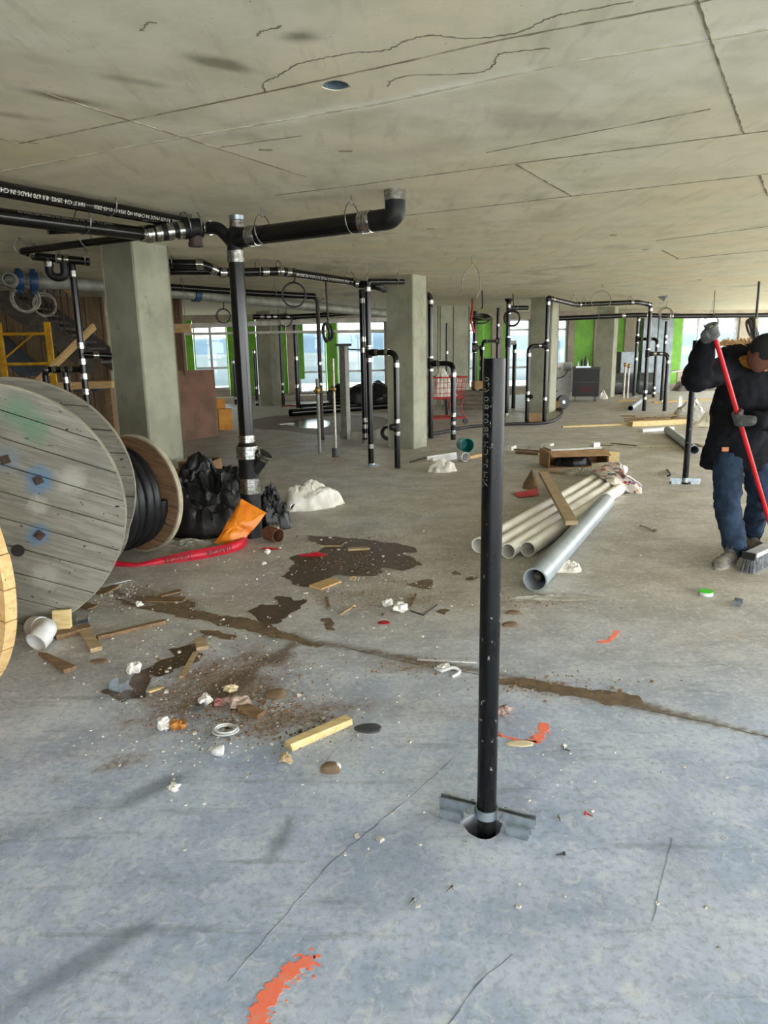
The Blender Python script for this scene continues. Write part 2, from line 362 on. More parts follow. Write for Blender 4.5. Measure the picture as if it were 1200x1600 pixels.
def slab(name, z0, z1, hole, face_z, mat, rect, cell, wear):
    x0, y0, nx, ny = rect; hc, hr = hole; V_ = []; F_ = []
    bm = bmesh.new(); lay = bm.loops.layers.color.new('wear')
    gi, gj = int((hc.x - x0) / cell), int((hc.y - y0) / cell); k = int(hr * 1.3 / cell) + 2
    grid = [[None] * (ny + 1) for _ in range(nx + 1)]
    inside = lambda i, j: gi - k < i < gi + 1 + k and gj - k < j < gj + 1 + k
    for i in range(nx + 1):
        for j in range(ny + 1):
            if not inside(i, j): grid[i][j] = bm.verts.new((x0 + i * cell, y0 + j * cell, face_z))
    for i in range(nx):
        for j in range(ny):
            q = (grid[i][j], grid[i + 1][j], grid[i + 1][j + 1], grid[i][j + 1])
            if all(q): bm.faces.new(q)
    bm.verts.index_update()
    wc = [wear(v.co.x, v.co.y) for v in bm.verts]
    for f in bm.faces:
        for l in f.loops: l[lay] = wc[l.vert.index]
    def loop(pts, z):
        vs = [bm.verts.new((p[0], p[1], z)) for p in pts]; return vs, [bm.edges.new((vs[i], vs[(i + 1) % len(vs)])) for i in range(len(vs))]
    circ = [(hc.x + hr * (1 + .08 * math.sin(3 * a) + .04 * math.sin(7 * a)) * math.cos(a), hc.y + hr * (1 + .06 * math.cos(4 * a)) * math.sin(a)) for a in [2 * PI * q / 32 for q in range(32)]]
    bnd = [e for e in bm.edges if e.is_boundary]
    rim = lambda e: all(inside(*(round((v.co.x - x0) / cell + d), round((v.co.y - y0) / cell + g))) or False for v in e.verts for d, g in ((0, 0),))
    hole_e = [e for e in bnd if all(abs((v.co.x - x0) / cell - gi - .5) < k + 1 and abs((v.co.y - y0) / cell - gj - .5) < k + 1 for v in e.verts)]
    out_e = [e for e in bnd if e not in set(hole_e)]
    h, he = loop(circ, face_z); o, oe = loop(PLAN, face_z)
    bmesh.ops.triangle_fill(bm, edges=hole_e + he, use_beauty=True)
    bmesh.ops.triangle_fill(bm, edges=out_e + oe, use_beauty=True)
    other = z0 if face_z == z1 else z1
    o2, _ = loop(PLAN, other); h2, _ = loop(circ, other)
    for A, B in ((o, o2), (h, h2)):
        for i in range(len(A)): bm.faces.new((A[i], A[(i + 1) % len(A)], B[(i + 1) % len(A)], B[i]))
    bm.faces.new(o2)
    bm.verts.index_update()
    for f in bm.faces:
        for l in f.loops: l[lay] = wc[l.vert.index] if 0 <= l.vert.index < len(wc) else (0, 0, 0, 1)
    bmesh.ops.recalc_face_normals(bm, faces=bm.faces)
    me = bpy.data.meshes.new(name); bm.to_mesh(me); bm.free()
    ob = obj(name, me, mat); ob['kind'] = 'structure'; return ob
POLE = G(762, 1303) + Vector((0, .03, 0))
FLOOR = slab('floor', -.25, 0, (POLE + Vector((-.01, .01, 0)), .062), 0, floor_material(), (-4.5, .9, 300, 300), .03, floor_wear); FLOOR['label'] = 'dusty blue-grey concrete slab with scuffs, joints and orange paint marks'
HOLE = G(525, 134, CEIL)
CEILING = slab('ceiling', CEIL, CEIL + .25, (HOLE, .055), CEIL, ceiling_material(), (-3.6, 1.4, 300, 220), .028, ceil_wear); CEILING['label'] = 'bare concrete soffit with formwork seams and stains'
mb = MB(); mb.lathe([(0, .05), (.0, .054), (.2, .054), (.2, .0)], HOLE + Vector((0, 0, .004)), ZU, 24)
obj('pipe_sleeve', mb, M('sleeve_blue_grey', hx(120, 136, 150), hx(96, 110, 122), 8, .6), CEILING)

def ribbon(pts, wd, z, th, jit=.0):         # thin raised or sunk line on a level surface
    mb = MB(); P = []
    for a, b in zip(pts[:-1], pts[1:]):
        n = max(1, int((b - a).length / .035)) if jit else 1
        P += [a.lerp(b, k / n) for k in range(n)]
    P.append(pts[-1]); vs = []; n = len(P)
    for i, q in enumerate(P):
        d = (P[min(i + 1, n - 1)] - P[max(i - 1, 0)]).normalized(); s = Vector((-d.y, d.x, 0))
        q = q + s * random.uniform(-jit, jit); h = wd / 2 * (random.uniform(.4, 1.4) if jit else 1)
        for sx, zz in ((-1, z), (-1, z + th), (1, z + th), (1, z)):
            v = q + s * h * sx; vs.append((v.x, v.y, zz))
    fs = [(i * 4 + k, i * 4 + (k + 1) % 4, i * 4 + 4 + (k + 1) % 4, i * 4 + 4 + k) for i in range(n - 1) for k in range(4)] + [(0, 1, 2, 3), tuple((n - 1) * 4 + k for k in range(4))]
    return mb.add(vs, fs)
SEAM = M('seam_dark', hx(120, 112, 90), hx(176, 168, 142), 9, .9, lo=.45, hi=.7); SEAML = M('seam_pale', hx(214, 208, 184), hx(186, 178, 152), 10, .9); CRACK = M('crack_dark', hx(112, 104, 84), hx(138, 130, 108), 30, .9)
zc = lambda x, y: G(x, y, CEIL)
for pts, wd, mt in [([(30, 224), (230, 182), (410, 145), (600, 103), (780, 62), (1080, 5), (1190, -20)], .007, SEAM), ([(-60, 282), (0, 268), (240, 222), (430, 190), (600, 160), (900, 95), (1110, 62), (1210, 43)], .014, SEAML),
                ([(430, 305), (565, 288), (600, 283), (800, 256), (1160, 209), (1240, 199)], .007, SEAM), ([(600, 341), (630, 337), (895, 306), (1230, 268)], .007, SEAM), ([(820, 424), (930, 414)], .012, SEAM), ([(1025, 376), (1230, 350)], .012, SEAM), ([(1055, 405), (1230, 388)], .014, SEAM),
                ([(760, 238), (1110, 170)], .005, SEAM),
                ([(1086, -10), (1162, 208)], .007, SEAM), ([(806, 256), (893, 306)], .012, SEAM), ([(1035, 391), (1060, 404)], .02, SEAM), ([(1187, 274), (1200, 306)], .012, SEAM), ([(70, 145), (210, 190), (290, 215), (480, 276)], .008, SEAM), ([(0, 217), (60, 224)], .006, SEAM)]:
    obj('form_seam', ribbon([zc(*q) for q in pts], wd, CEIL - .003, .004, .002), mt, CEILING, smooth=False)
for pts in [[(402, 56), (410, 48), (430, 44), (440, 40)], [(415, 145), (412, 130), (435, 118), (465, 100), (500, 92), (550, 82), (600, 79), (630, 66), (670, 55), (735, 60), (810, 50), (860, 27), (900, 18), (990, 2)],
            [(605, 135), (630, 119), (740, 114), (770, 102), (780, 85), (810, 80), (860, 75)], [(220, 48), (228, 38), (236, 34), (244, 36)], [(470, 212), (400, 222), (340, 231)]]:
    obj('hairline_crack', ribbon(spline([zc(*q) for q in pts], 10), .006, CEIL - .0015, .002, .005), CRACK, CEILING, smooth=False)
PAINT = M('orange_survey_paint', hx(255, 128, 98), hx(240, 150, 128), 40, .8, lo=.45, hi=.75)
def spray(pts, wd, n_spk=60):
    mb = ribbon(spline(pts, 6), wd, 0, .0012, wd * .06)
    for _ in range(n_spk):
        i = random.randrange(len(pts) - 1); q = pts[i].lerp(pts[i + 1], random.random()) + Vector((random.gauss(0, wd * .42), random.gauss(0, wd * .42), 0)); r = random.uniform(.0015, .006)
        mb.lathe([(0, r), (.001, r), (.001, 0)], q, ZU, 6)
    return obj('paint_mark', mb, PAINT, FLOOR, smooth=False)
spray([G(420, 1625), G(404, 1588), G(418, 1560), G(440, 1530), G(465, 1510), G(488, 1499)], .040, 160)
spray([G(778, 1147), G(812, 1157), G(838, 1159)], .014); spray([G(832, 1160), G(846, 1148), G(851, 1130)], .036, 120)
spray([G(936, 1003), G(953, 1000), G(965, 986)], .028)
for pts, wd in (([G(355, 1535), G(420, 1460), G(520, 1345), G(630, 1255), G(720, 1175)], .005), ([G(700, 1600), G(745, 1540), G(800, 1490)], .004), ([G(500, 1200), G(540, 1155)], .004), ([G(1020, 1440), G(1050, 1310)], .003)):
    obj('scratch', ribbon(pts, wd * .8, 0, .0008, .003), M('scratch_dark', hx(112, 118, 130), hx(160, 166, 176), 12, .7), FLOOR, smooth=False)
obj('slab_crack', ribbon([G(540, 1012), G(640, 1036), G(760, 1056), G(930, 1093), G(1100, 1128), G(1260, 1166)], .006, 0, .001, .004), M('crack_floor', hx(72, 66, 58), hx(110, 102, 90), 20, .9), FLOOR, smooth=False)
for x, y in [(672, 357), (958, 367), (1008, 390), (1093, 437), (540, 235), (415, 233)]:
    mb = MB(); c = zc(x, y); mb.box(c - Vector((0, 0, .002)), (.035, .008, .003), WD, WN); obj('insert_slot', mb, CRACK, CEILING)

# ================================================================ columns
def column(P, s, n, label):
    P = Vector((P.x, P.y, 0)); c = P + AX * (s / 2) + BX * (s / 2) if n == 0 else P
    mb = MB(); h = s / 2; b = .014
    pts = []
    for sa, sb in ((-1, -1), (1, -1), (1, 1), (-1, 1)):
        if sa * sb > 0: q = [(sa * (h - b), sb * h), (sa * h, sb * (h - b))]
        else: q = [(sa * h, sb * (h - b)), (sa * (h - b), sb * h)]
        if (sa, sb) in ((-1, -1), (1, 1)): q = q[::-1]
        pts += [c + AX * u + BX * v for u, v in q]
    mb.prism(pts, 0, CEIL)
    o = solo('concrete_column', mb, CONC, label, 'column', 'concrete columns', smooth=False); o['kind'] = 'structure'; return c
C1 = column(G(205, 376, CEIL), .46, 0, 'thick grey concrete column behind the big wooden cable reel')
C2 = column(G(647, 702), .46, 0, 'concrete column in the middle with black drain pipes on its left')
C3 = column(G(858, 646), .50, 0, 'concrete column beside the white wheeled panel with cords')
C4 = column(G(428, 634), .46, 0, 'distant concrete column left of the bright windows, right of the tall black stack')
C5 = column(G(954, 621), .50, 0, 'distant concrete column behind the black wheeled box')

# ================================================================ far wall with windows and green sheathing
GLASS = bpy.data.materials.new('window_glass'); GLASS.use_nodes = True
_t = GLASS.node_tree; _t.nodes.clear(); _o = _t.nodes.new('ShaderNodeOutputMaterial'); _m = _t.nodes.new('ShaderNodeMixShader'); _tr = _t.nodes.new('ShaderNodeBsdfTransparent'); _gl = _t.nodes.new('ShaderNodeBsdfGlossy')
_fr = _t.nodes.new('ShaderNodeFresnel'); _fr.inputs['IOR'].default_value = 1.45; _gl.inputs['Roughness'].default_value = .02; _tr.inputs['Color'].default_value = (.62, .66, .67, 1)
_t.links.new(_fr.outputs[0], _m.inputs[0]); _t.links.new(_tr.outputs[0], _m.inputs[1]); _t.links.new(_gl.outputs[0], _m.inputs[2]); _t.links.new(_m.outputs[0], _o.inputs[0])
FRAME = M('window_frame_white', hx(214, 216, 214), hx(198, 200, 198), 8, .5)
WALLB = MB(); mbp = MB()
def wseg(mb, a, b, z0, z1, back=0.0, th=.3):
    q = [a + WN * back, b + WN * back, b + WN * (back + th), a + WN * (back + th)]; mb.prism(q, z0, z1)
SEGS = [(-330, -40, 'p'), (-40, 34, 'w'), (34, 46, 'g'), (46, 58, 'w'), (58, 118, 'p'), (118, 146, 'w'), (146, 250, 'p'), (250, 284, 'w'), (284, 293, 'p'), (293, 305, 'g'), (305, 358, 'w'), (358, 403, 'g'), (403, 437, 'p'), (437, 450, 'g'), (450, 468, 'p'), (468, 511, 'w'), (511, 528, 'g'), (528, 604, 'w'), (604, 733, 'p'),
        (733, 743, 'w'), (743, 768, 'g'), (768, 785, 'p'), (785, 794, 'g'), (794, 828, 'w'), (828, 866, 'p'), (866, 886, 'w'), (886, 896, 'p'), (896, 926, 'g'), (926, 956, 'p'), (956, 973, 'g'), (973, 1046, 'p'), (1046, 1059, 'g'), (1059, 1150, 'w'), (1150, 1178, 'p'), (1178, 1230, 'w'), (1230, 1265, 'p')]
wi = 0; wall = MB()
x_last = Wp(1265)
wseg(wall, onwall(-10.5), Wp(-330), 0, CEIL); wseg(wall, x_last, x_last + WD * .5, 0, CEIL)
greens = []
for x0, x1, k in SEGS:
    a, b = Wp(x0), Wp(x1)
    if k == 'p': wseg(wall, a, b, 0, CEIL)
    elif k == 'g':
        wseg(wall, a, b, 2.38, CEIL); wseg(wall, a, b, 0, .18); greens.append((a, b))
    else:
        sill = .62 if x0 > 1000 else (.38 if x0 < 400 else .2)
        wseg(wall, a, b, 0, sill); wseg(wall, a, b, 2.30, CEIL)
WALL = struct('wall_far', wall, CONCP, smooth=False); WALL['label'] = 'far concrete perimeter wall between the windows'
for a, b in greens:
    n = max(1, round((b - a).length / .32))
    for i in range(n):
        mb = MB(); p, q = a.lerp(b, i / n) + WD * .006, a.lerp(b, (i + 1) / n) - WD * .006
        off = .02 + .03 * (i % 2)
        wseg(mb, p, q, .18, 2.38, off, .04); obj('sheathing_panel', mb, GREEN, WALL, smooth=False)
for x0, x1, k in SEGS:
    if k != 'w': continue
    wi += 1; a, b = Wp(x0), Wp(x1); sill = .62 if x0 > 1000 else (.38 if x0 < 400 else .2); L = (b - a).length; fr = .045
    mb = MB()
    for p, q, z0, z1 in ((a, a + WD * fr, sill, 2.3), (b - WD * fr, b, sill, 2.3), (a, b, sill, sill + fr), (a, b, 2.3 - fr, 2.3)): wseg(mb, p, q, z0, z1, .1, .08)
    o = struct('window_%d' % wi, mb, FRAME, smooth=False)
    ncol = max(1, round(L / .62)); rows = [sill + fr, sill + .62, 1.98, 2.3 - fr]
    for i in range(1, ncol):
        mb = MB(); m = a.lerp(b, i / ncol); wseg(mb, m - WD * .035, m + WD * .035, sill + fr, 2.3 - fr, .1, .08); obj('mullion', mb, FRAME, o, smooth=False)
    for r in rows[1:-1]:
        mb = MB(); wseg(mb, a + WD * fr, b - WD * fr, r - .03, r + .03, .105, .07); obj('transom', mb, FRAME, o, smooth=False)
    for i in range(ncol):
        for j in range(3):
            mb = MB(); wseg(mb, a.lerp(b, i / ncol) + WD * .03, a.lerp(b, (i + 1) / ncol) - WD * .03, rows[j], rows[j + 1], .138, .006); obj('pane', mb, GLASS, o, smooth=False)
# green painted jamb returns beside two windows
for x0, x1 in ((468, 476), (1059, 1063)):
    mb = MB(); wseg(mb, Wp(x0), Wp(x1), .62, 2.3, .02, .06); obj('green_jamb', mb, GREEN, WALL, smooth=False)
# pale kerb along the far wall
mb = MB(); wseg(mb, Wp(300), Wp(600), 0, .16, -.55, .5); struct('trim_1', mb, M('kerb_pale', hx(206, 200, 184), hx(188, 180, 164), 4, .8), smooth=False)
# other sides
mb = MB(); mb.prism([Vector((-10.5, -6, 0)), Vector((-10.2, -6, 0)), Vector((-10.2, 19, 0)), Vector((-10.5, 19, 0))], 0, CEIL); struct('wall_left', mb, CONCP, smooth=False)
mb = MB(); mb.prism([Vector((-10.2, -6, 0)), Vector((-2.5, -6, 0)), Vector((-2.5, -5.75, 0)), Vector((-10.2, -5.75, 0))], 0, CEIL); struct('wall_back_blocker', mb, CONCP, smooth=False)  # unseen wall, length set to hold back light from behind the camera
# concrete core wall beyond the middle column
a, b = D(664, 600, 18.5), D(734, 600, 19.2); a.z = b.z = 0; n = Vector((-(b - a).y, (b - a).x, 0)).normalized() * .25
mb = MB(); mb.prism([a, b, b + n, a + n], 0, CEIL); o = struct('wall_core', mb, CONC, smooth=False)
for f in (.28, .33, .62, .97):
    mb = MB(); p = a.lerp(b, f); mb.beam(p - n * .03, p - n * .03 + ZU * CEIL, .02, .012); obj('form_seam', mb, CRACK, o)

# ================================================================ outside
GROUND = M('far_ground', hx(214, 210, 200), hx(186, 186, 174), .02, .9)
mb = MB(); mb.add([(-700, 30, -9), (700, 30, -9), (700, 900, -9), (-700, 900, -9), (-700, -500, -9), (700, -500, -9)], [(0, 1, 2, 3), (4, 5, 1, 0)]); struct('ground', mb, GROUND, smooth=False)
def ridge(name, Y, h, seed, mat):
    mb = MB(); vs = []; N = 120
    for i in range(N + 1):
        x = -620 + 1240 * i / N; t = h * (.6 + .5 * noise.noise((x * .006, seed, 0)) + .12 * noise.noise((x * .05, seed, 3)))
        for dy, z in ((0, -9), (30, -9 + .75 * (t + 9)), (80, t), (200, t * .6)): vs.append((x, Y + dy - abs(x) * .2, z))
    struct(name, mb.add(vs, [(i * 4 + k, i * 4 + k + 1, i * 4 + 5 + k, i * 4 + 4 + k) for i in range(N) for k in range(3)]), mat)
ridge('hills', 420, 14, 1.7, M('far_hills', hx(84, 104, 118), hx(72, 92, 106), .03, .95))  # bluish distance haze is put into the hill colour
ridge('treeline', 230, -1.5, 5.2, M('far_trees', hx(106, 112, 110), hx(84, 96, 96), .08, .95))

# ================================================================ drain pipes
IRON_R = dict(r2=.030, r3=.045, r4=.058)
def vert(P, z0, z1, r, n=16):
    mb = MB(); mb.tube([(P.x, P.y, z0), (P.x, P.y, z1)], r, n); return mb
def riser(label, base, ytop, wpx, bands=(), name='drain_riser', mat=None, group='drain risers', arm=None, flange=False, tops=None, r=None, P=None):
    """upright pipe on the floor; bands at rows; arm = (row, px of the second leg, (base px, base py), bands on it)"""
    P = P or G(*base); z1 = min(zat(P, ytop), CEIL - .03); r = r or rad(P + ZU * z1 * .5, wpx); mat = mat or IRON
    t = thing(name, label, 'pipe', P, 0, group)
    obj('pipe', vert(P, 0, z1, r), mat, t)
    for y in bands: coupling(t, (P.x, P.y, zat(P, y)), ZU, r, max(.05, r * 1.5))
    if flange:
        mb = MB(); mb.lathe([(0, r * 3), (.006, r * 3), (.008, r * 1.4), (.03, r * 1.2)], P, ZU, 18); obj('floor_flange', mb, GALV, t)
    if arm:
        yr, (bx, by), ab = arm[:3]; Q = G(bx, by); za = zat(P, yr); d = Vector((Q.x - P.x, Q.y - P.y, 0)); Q0 = Vector((Q.x, Q.y, za))
        mb = MB(); mb.tube(fillet([(P.x, P.y, za), Q0, (Q.x, Q.y, 0)], r * 3.0), r, 16); leg = obj('branch_pipe', mb, mat, t)
        mb = MB(); mb.lathe([(-r * 2, r * 1.22), (r * 2, r * 1.22)], (P.x, P.y, za), ZU, 16); mb.lathe([(0, r * 1.2), (r * 2.4, r * 1.2)], (P.x, P.y, za), d, 16); obj('tee_fitting', mb, IRON2, t)
        dn = d.normalized()
        coupling(t, Vector((P.x, P.y, za)) + dn * r * 3.6, d, r, max(.05, r * 1.4))
        coupling(t, Vector((P.x, P.y, za)) + d - dn * r * 3.6, d, r, max(.05, r * 1.4)) if d.length > r * 10 else None
        coupling(t, (Q.x, Q.y, za - r * 4.2), ZU, r, max(.05, r * 1.5))
        for y in ab: coupling(t, (Q.x, Q.y, zat(Q, y)), ZU, r, max(.05, r * 1.5))
        if len(arm) > 3:
            zc_ = zat(Q, arm[3]); mb = MB(); mb.lathe([(0, r * 1.15), (r * 2.2, r * 1.15), (r * 2.2, r * .9), (r * 2.6, r * .9), (r * 2.6, 0)], (Q.x, Q.y, zc_), Vector((-1 if arm[4] < 0 else 1, -.4, 0)), 14); mb.lathe([(-r * 1.8, r * 1.18), (r * 1.8, r * 1.18)], (Q.x, Q.y, zc_), ZU, 14); obj('cleanout', mb, IRON2, t)
    return t, P, r
def overhead(label, pts, r, bands=(), hangers=(), name='overhead_pipe', mat=None, group='overhead drain lines', R=None, cat='pipe'):
    """run under the ceiling; bands and hangers at (segment index, fraction)"""
    pts = [Vector(p) for p in pts]; t = thing(name, label, cat, pts[0], 0, group); mb = MB(); mb.tube(fillet(pts, R or r * 3), r, 16); obj('pipe', mb, mat or IRON, t)
    for i, f in bands: coupling(t, pts[i].lerp(pts[i + 1], f), pts[i + 1] - pts[i], r, max(.05, r * 1.6))
    for i, f in hangers: hanger(t, pts[i].lerp(pts[i + 1], f), pts[i + 1] - pts[i], r)
    return t

# ---- the tall stack in front
S = G(395, 838); S = Vector((S.x, S.y, 0)); zS = lambda y: zat(S, y)
t = thing('drain_stack', 'tall thick black drain stack with steel bands standing in the black plastic heap', 'pipe', S)
rU, rL = .059, .082
zt = zS(372)
obj('lower_pipe', vert(S, 0, zS(768), rL, 24), IRON2, t)
mb = MB(); mb.lathe([(zS(770), rL * 1.0), (zS(715), rL * .97), (zS(712), rL * 1.02), (zS(697), rL * 1.02), (zS(694), rU * 1.25), (zS(690), rU * 1.1)], S, ZU, 28); wy = obj('wye_fitting', mb, IRON2, t)
b0 = Vector((S.x, S.y, zS(745))); bd = Vector((.62, -.1, .78)).normalized()
mb = MB(); mb.tube([b0, b0 + bd * .20], .052, 20); mb.lathe([(.2, .056), (.245, .056), (.245, 0)], b0, bd, 20); obj('branch_stub', mb, IRON2, t); coupling(t, b0 + bd * .215, bd, .052, .05)
obj('upper_pipe', vert(S, zS(690), zt - .06, rU, 24), IRON, t)
coupling(t, (S.x, S.y, zS(758)), ZU, rL, .125); coupling(t, (S.x, S.y, zS(706)), ZU, rL * 1.02, .10); coupling(t, (S.x, S.y, zS(687)), ZU, rU, .075); coupling(t, (S.x, S.y, zS(401)), ZU, rU, .085)
# head of the stack: right branch, left swan neck, capped stub
E = G(617, 297, CEIL); E.z = CEIL; HZ = zS(372)
H = Vector((S.x, S.y, HZ)); EB = Vector((E.x, E.y, HZ + .02))
dr = (EB - H).normalized(); rb = .066
mb = MB(); mb.tube([H + Vector((0, 0, -.1)), H + Vector((0, 0, -.02)), H + dr * .16], [rU * 1.08, rU * 1.2, rb * 1.02], 22); mb.ell(H, (.078, .078, .085)); obj('head_wye', mb, IRON2, t)
mb = MB(); mb.tube([H + dr * .1, EB - dr * .17], rb, 24); rp = obj('branch_pipe', mb, IRON, t)
mb = MB(); mb.tube(fillet([EB - dr * .18, EB, EB + ZU * .14], .13, 10), rb * 1.04, 24); obj('elbow', mb, IRON2, t)
coupling(t, H + dr * .17, dr, rb, .085); coupling(t, EB - dr * .22, dr, rb, .09); zc1 = EB.z + .16; coupling(t, (E.x, E.y, zc1), ZU, rb, min(.1, .1))
mb = MB(); mb.tube([(E.x, E.y, EB.z + .12), (E.x, E.y, CEIL)], rb * .96, 24); obj('rusty_stub', mb, RUST, t)['label'] = 'rusty brown pipe stub under the ceiling'
hanger(t, EB - dr * .33, dr, rb)
mb = MB(); K = H + Vector((.02, .02, .08)); mb.tube([K - ZU * .06, K + ZU * .05], .05, 18); obj('capped_stub', mb, RUSTD, t)
mb = MB(); mb.lathe([(0, .056), (.03, .058), (.035, .03), (.04, 0)], K + ZU * .05, ZU, 18); obj('cap', mb, GALV, t); coupling(t, K + ZU * .02, ZU, .05, .05)
hanger(t, H + dr * .26, dr, rb)
# swan neck to the left
N1 = D(332, 356, S.y + .05); N0 = D(316, 356, S.y + .12)
mb = MB(); mb.tube(fillet([N0, N1 + (N1 - N0) * .6, D(357, 372, S.y), H + Vector((-.01, 0, -.05))], .09, 7), .046, 18); obj('swan_neck', mb, IRON2, t); coupling(t, N1.lerp(N0, .4), N1 - N0, .047, .045)

# ---- near overhead lines on the left
def onpipe(a, b, r, ang, flip):             # mapper that lays lettering around a straight pipe
    a, b = Vector(a), Vector(b); d = (b - a).normalized(); s = d.cross(ZU).normalized(); u = s.cross(d); c = (a + b) / 2
    def f(x, y):
        if flip: x, y = -x, -y
        g = ang + y / r; return c + d * x + (s * math.cos(g) + u * math.sin(g)) * (r + .0012)
    return f
p1a, p1b = D(-60, 284, 4.25), D(302, 351, 5.95)
t1 = overhead('black overhead pipe with white upside-down lettering, upper one at the left edge', [p1a, p1b], .0455, (), [(0, .93), (0, .55)])
textmesh('NH 3" CH  28/02  8.0 670 MADE IN CHINA HQ 2024-04 01-05-2025', .034, onpipe(p1a.lerp(p1b, .47), p1a.lerp(p1b, .97), .0455, -.25, True), 'lettering', INKW, t1)
textmesh('NH 3" CH  28/02  8.0 670 MADE IN CHINA', .036, onpipe(p1a.lerp(p1b, .07), p1a.lerp(p1b, .43), .0455, -.25, True), 'lettering', INKW, t1)
p2a, p2b = D(-60, 330, 4.35), D(228, 366, 5.55)
t2 = overhead('black overhead pipe with faint lettering just below the lettered one', [p2a, p2b], .048, [(0, .985)], [(0, .6)])
textmesh('NH 4" CH  28/02  8.0 670 MADE IN CHINA HQ 2024-04', .03, onpipe(p2a.lerp(p2b, .2), p2a.lerp(p2b, .8), .048, .75, True), 'lettering', M('faint_ink', hx(120, 116, 106), None, rough=.7), t2)
# fittings in a row to the swan neck
q0, q1 = p2b, N0
t = thing('drain_fitting_row', 'row of black pipe fittings with steel bands above the thick column', 'pipe', q0, 0, 'overhead drain lines'); d = q1 - q0
mb = MB(); mb.lathe([(0, .052), (d.length * .22, .055), (d.length * .24, .062), (d.length * .34, .062), (d.length * .36, .052), (d.length * .62, .052), (d.length * .64, .066), (d.length * .8, .075), (d.length * .97, .072), (d.length, .05)], q0, d, 20); obj('hub_body', mb, IRON2, t)
for f in (.05, .20, .40, .60): coupling(t, q0.lerp(q1, f), d, .056, .05)
mb = MB(); e = q0.lerp(q1, .86); mb.tube([e, e - ZU * .12], .05, 16); mb.lathe([(0, .056), (.03, .056), (.03, 0)], e - ZU * .10, -ZU, 16); obj('cleanout_stub', mb, RUSTD, t)
hanger(t, q0.lerp(q1, .9), d, .06); hanger(t, q0.lerp(q1, .7), d, .06)
# thinner run returning to the trap
a, b = D(30, 393, 6.6), D(212, 370, 6.0)
overhead('thin black overhead pipe rising towards the column from the trap', [D(52, 396, 6.75), a, b], .030, [(0, .3)], [(1, .02), (1, .6)])
overhead('short dark pipe hidden between the two near overhead pipes', [D(74, 357, 6.4), D(235, 352, 6.9)], .048, (), [(0, .2)])
# trap with its run and riser
T0 = D(50, 400, 6.9); T1 = D(140, 409, 7.0); Pt = Vector((D(113, 420, 7.0).x, 7.0, 0))
t = thing('drain_trap_line', 'black drain line with a U-shaped trap and riser left of the thick column', 'pipe', Pt, 0, 'drain risers')
mb = MB(); mb.tube([T0, T1], .036, 16); obj('pipe', mb, IRON, t)
u0, u1 = T0.lerp(T1, .27), T0.lerp(T1, .54); dn = ZU * -.17
mb = MB(); mb.tube(fillet([u0, u0 + dn, u1 + dn, u1], .10, 8), .036, 16); obj('trap_bend', mb, IRON2, t)
coupling(t, u0 - ZU * .06, ZU, .036, .045); coupling(t, T0.lerp(T1, .47), T1 - T0, .037, .05); coupling(t, T0.lerp(T1, .6), T1 - T0, .037, .04)
for f in (.05, .45, .95): hanger(t, T0.lerp(T1, f), T1 - T0, .036)
rr = .030; obj('riser_pipe', vert(Pt, 0, T1.z, rr), IRON, t)
for y in (428, 540, 565, 588, 612): coupling(t, (Pt.x, Pt.y, zat(Pt, y)), ZU, rr, .055)
za = zat(Pt, 577); mb = MB(); mb.tube(fillet([(Pt.x, Pt.y, za), (Pt.x - .42, Pt.y + .1, za), (Pt.x - .42, Pt.y + .1, za - .35)], .06), rr, 14); obj('branch_pipe', mb, IRON, t)
for f in (.12, .2, .30, .38): coupling(t, (Pt.x - f, Pt.y + f * .24, za), (1, -.24, 0), rr, .045)
mb = MB(); mb.tube([(Pt.x - .2, Pt.y + .05, za), (Pt.x - .2, Pt.y + .05, za - .4)], rr, 14); obj('branch_pipe', mb, IRON, t); coupling(t, (Pt.x - .2, Pt.y + .05, za - .1), ZU, rr, .06)
za = zat(Pt, 554); mb = MB(); mb.tube(fillet([(Pt.x, Pt.y, za), (Pt.x + .25, Pt.y + .1, za - .02)], .06), rr, 14); obj('branch_pipe', mb, IRON, t); coupling(t, (Pt.x + .12, Pt.y + .05, za - .01), (1, .4, 0), rr, .05)

# ---- second overhead line behind the stack
o1 = [D(200, 411, 8.2), D(316, 413, 8.3), D(345, 426, 8.45), D(440, 424, 8.8), D(556, 441, 10.2)]
t = overhead('black overhead drain line with an offset passing behind the tall stack', o1, .049, [(0, .97), (1, .6), (2, .03), (2, .72), (2, .97), (3, .06), (3, .98)], [(0, .6), (2, .25), (2, .6), (2, .95), (3, .9)], R=.07)
textmesh('NH 2" CH 28/02 8.0 670 MADE IN CHINA HQ 2024-04', .05, onpipe(o1[3].lerp(o1[4], .05), o1[3].lerp(o1[4], .95), .049, -.35, True), 'lettering', INKW, t)
overhead('black overhead pipe under the offset drain line behind the column', [D(200, 424, 8.6), D(330, 424, 8.8)], .04, (), [(0, .5)])
overhead('long black overhead pipe running to the rusty drop elbow', [D(200, 444, 10.0), D(400, 458, 10.9), D(492, 463, 11.4)], .045, (), [(0, .4), (1, .3)], R=.1)
Pr = G(504, 687); zr = zat(Pr, 465)
t = thing('rusty_riser', 'slim brown rusty riser dropping from the overhead pipe to the floor', 'pipe', Pr, 0, 'drain risers'); mb = MB()
mb.tube(fillet([D(470, 461, Pr.y), (Pr.x, Pr.y, zr), (Pr.x, Pr.y, 0)], .1), .033, 14); obj('pipe', mb, RUSTD, t); coupling(t, (Pr.x, Pr.y, zat(Pr, 568)), ZU, .033, .05, 'collar'); coupling(t, (Pr.x, Pr.y, zat(Pr, 600)), ZU, .033, .04, 'collar')
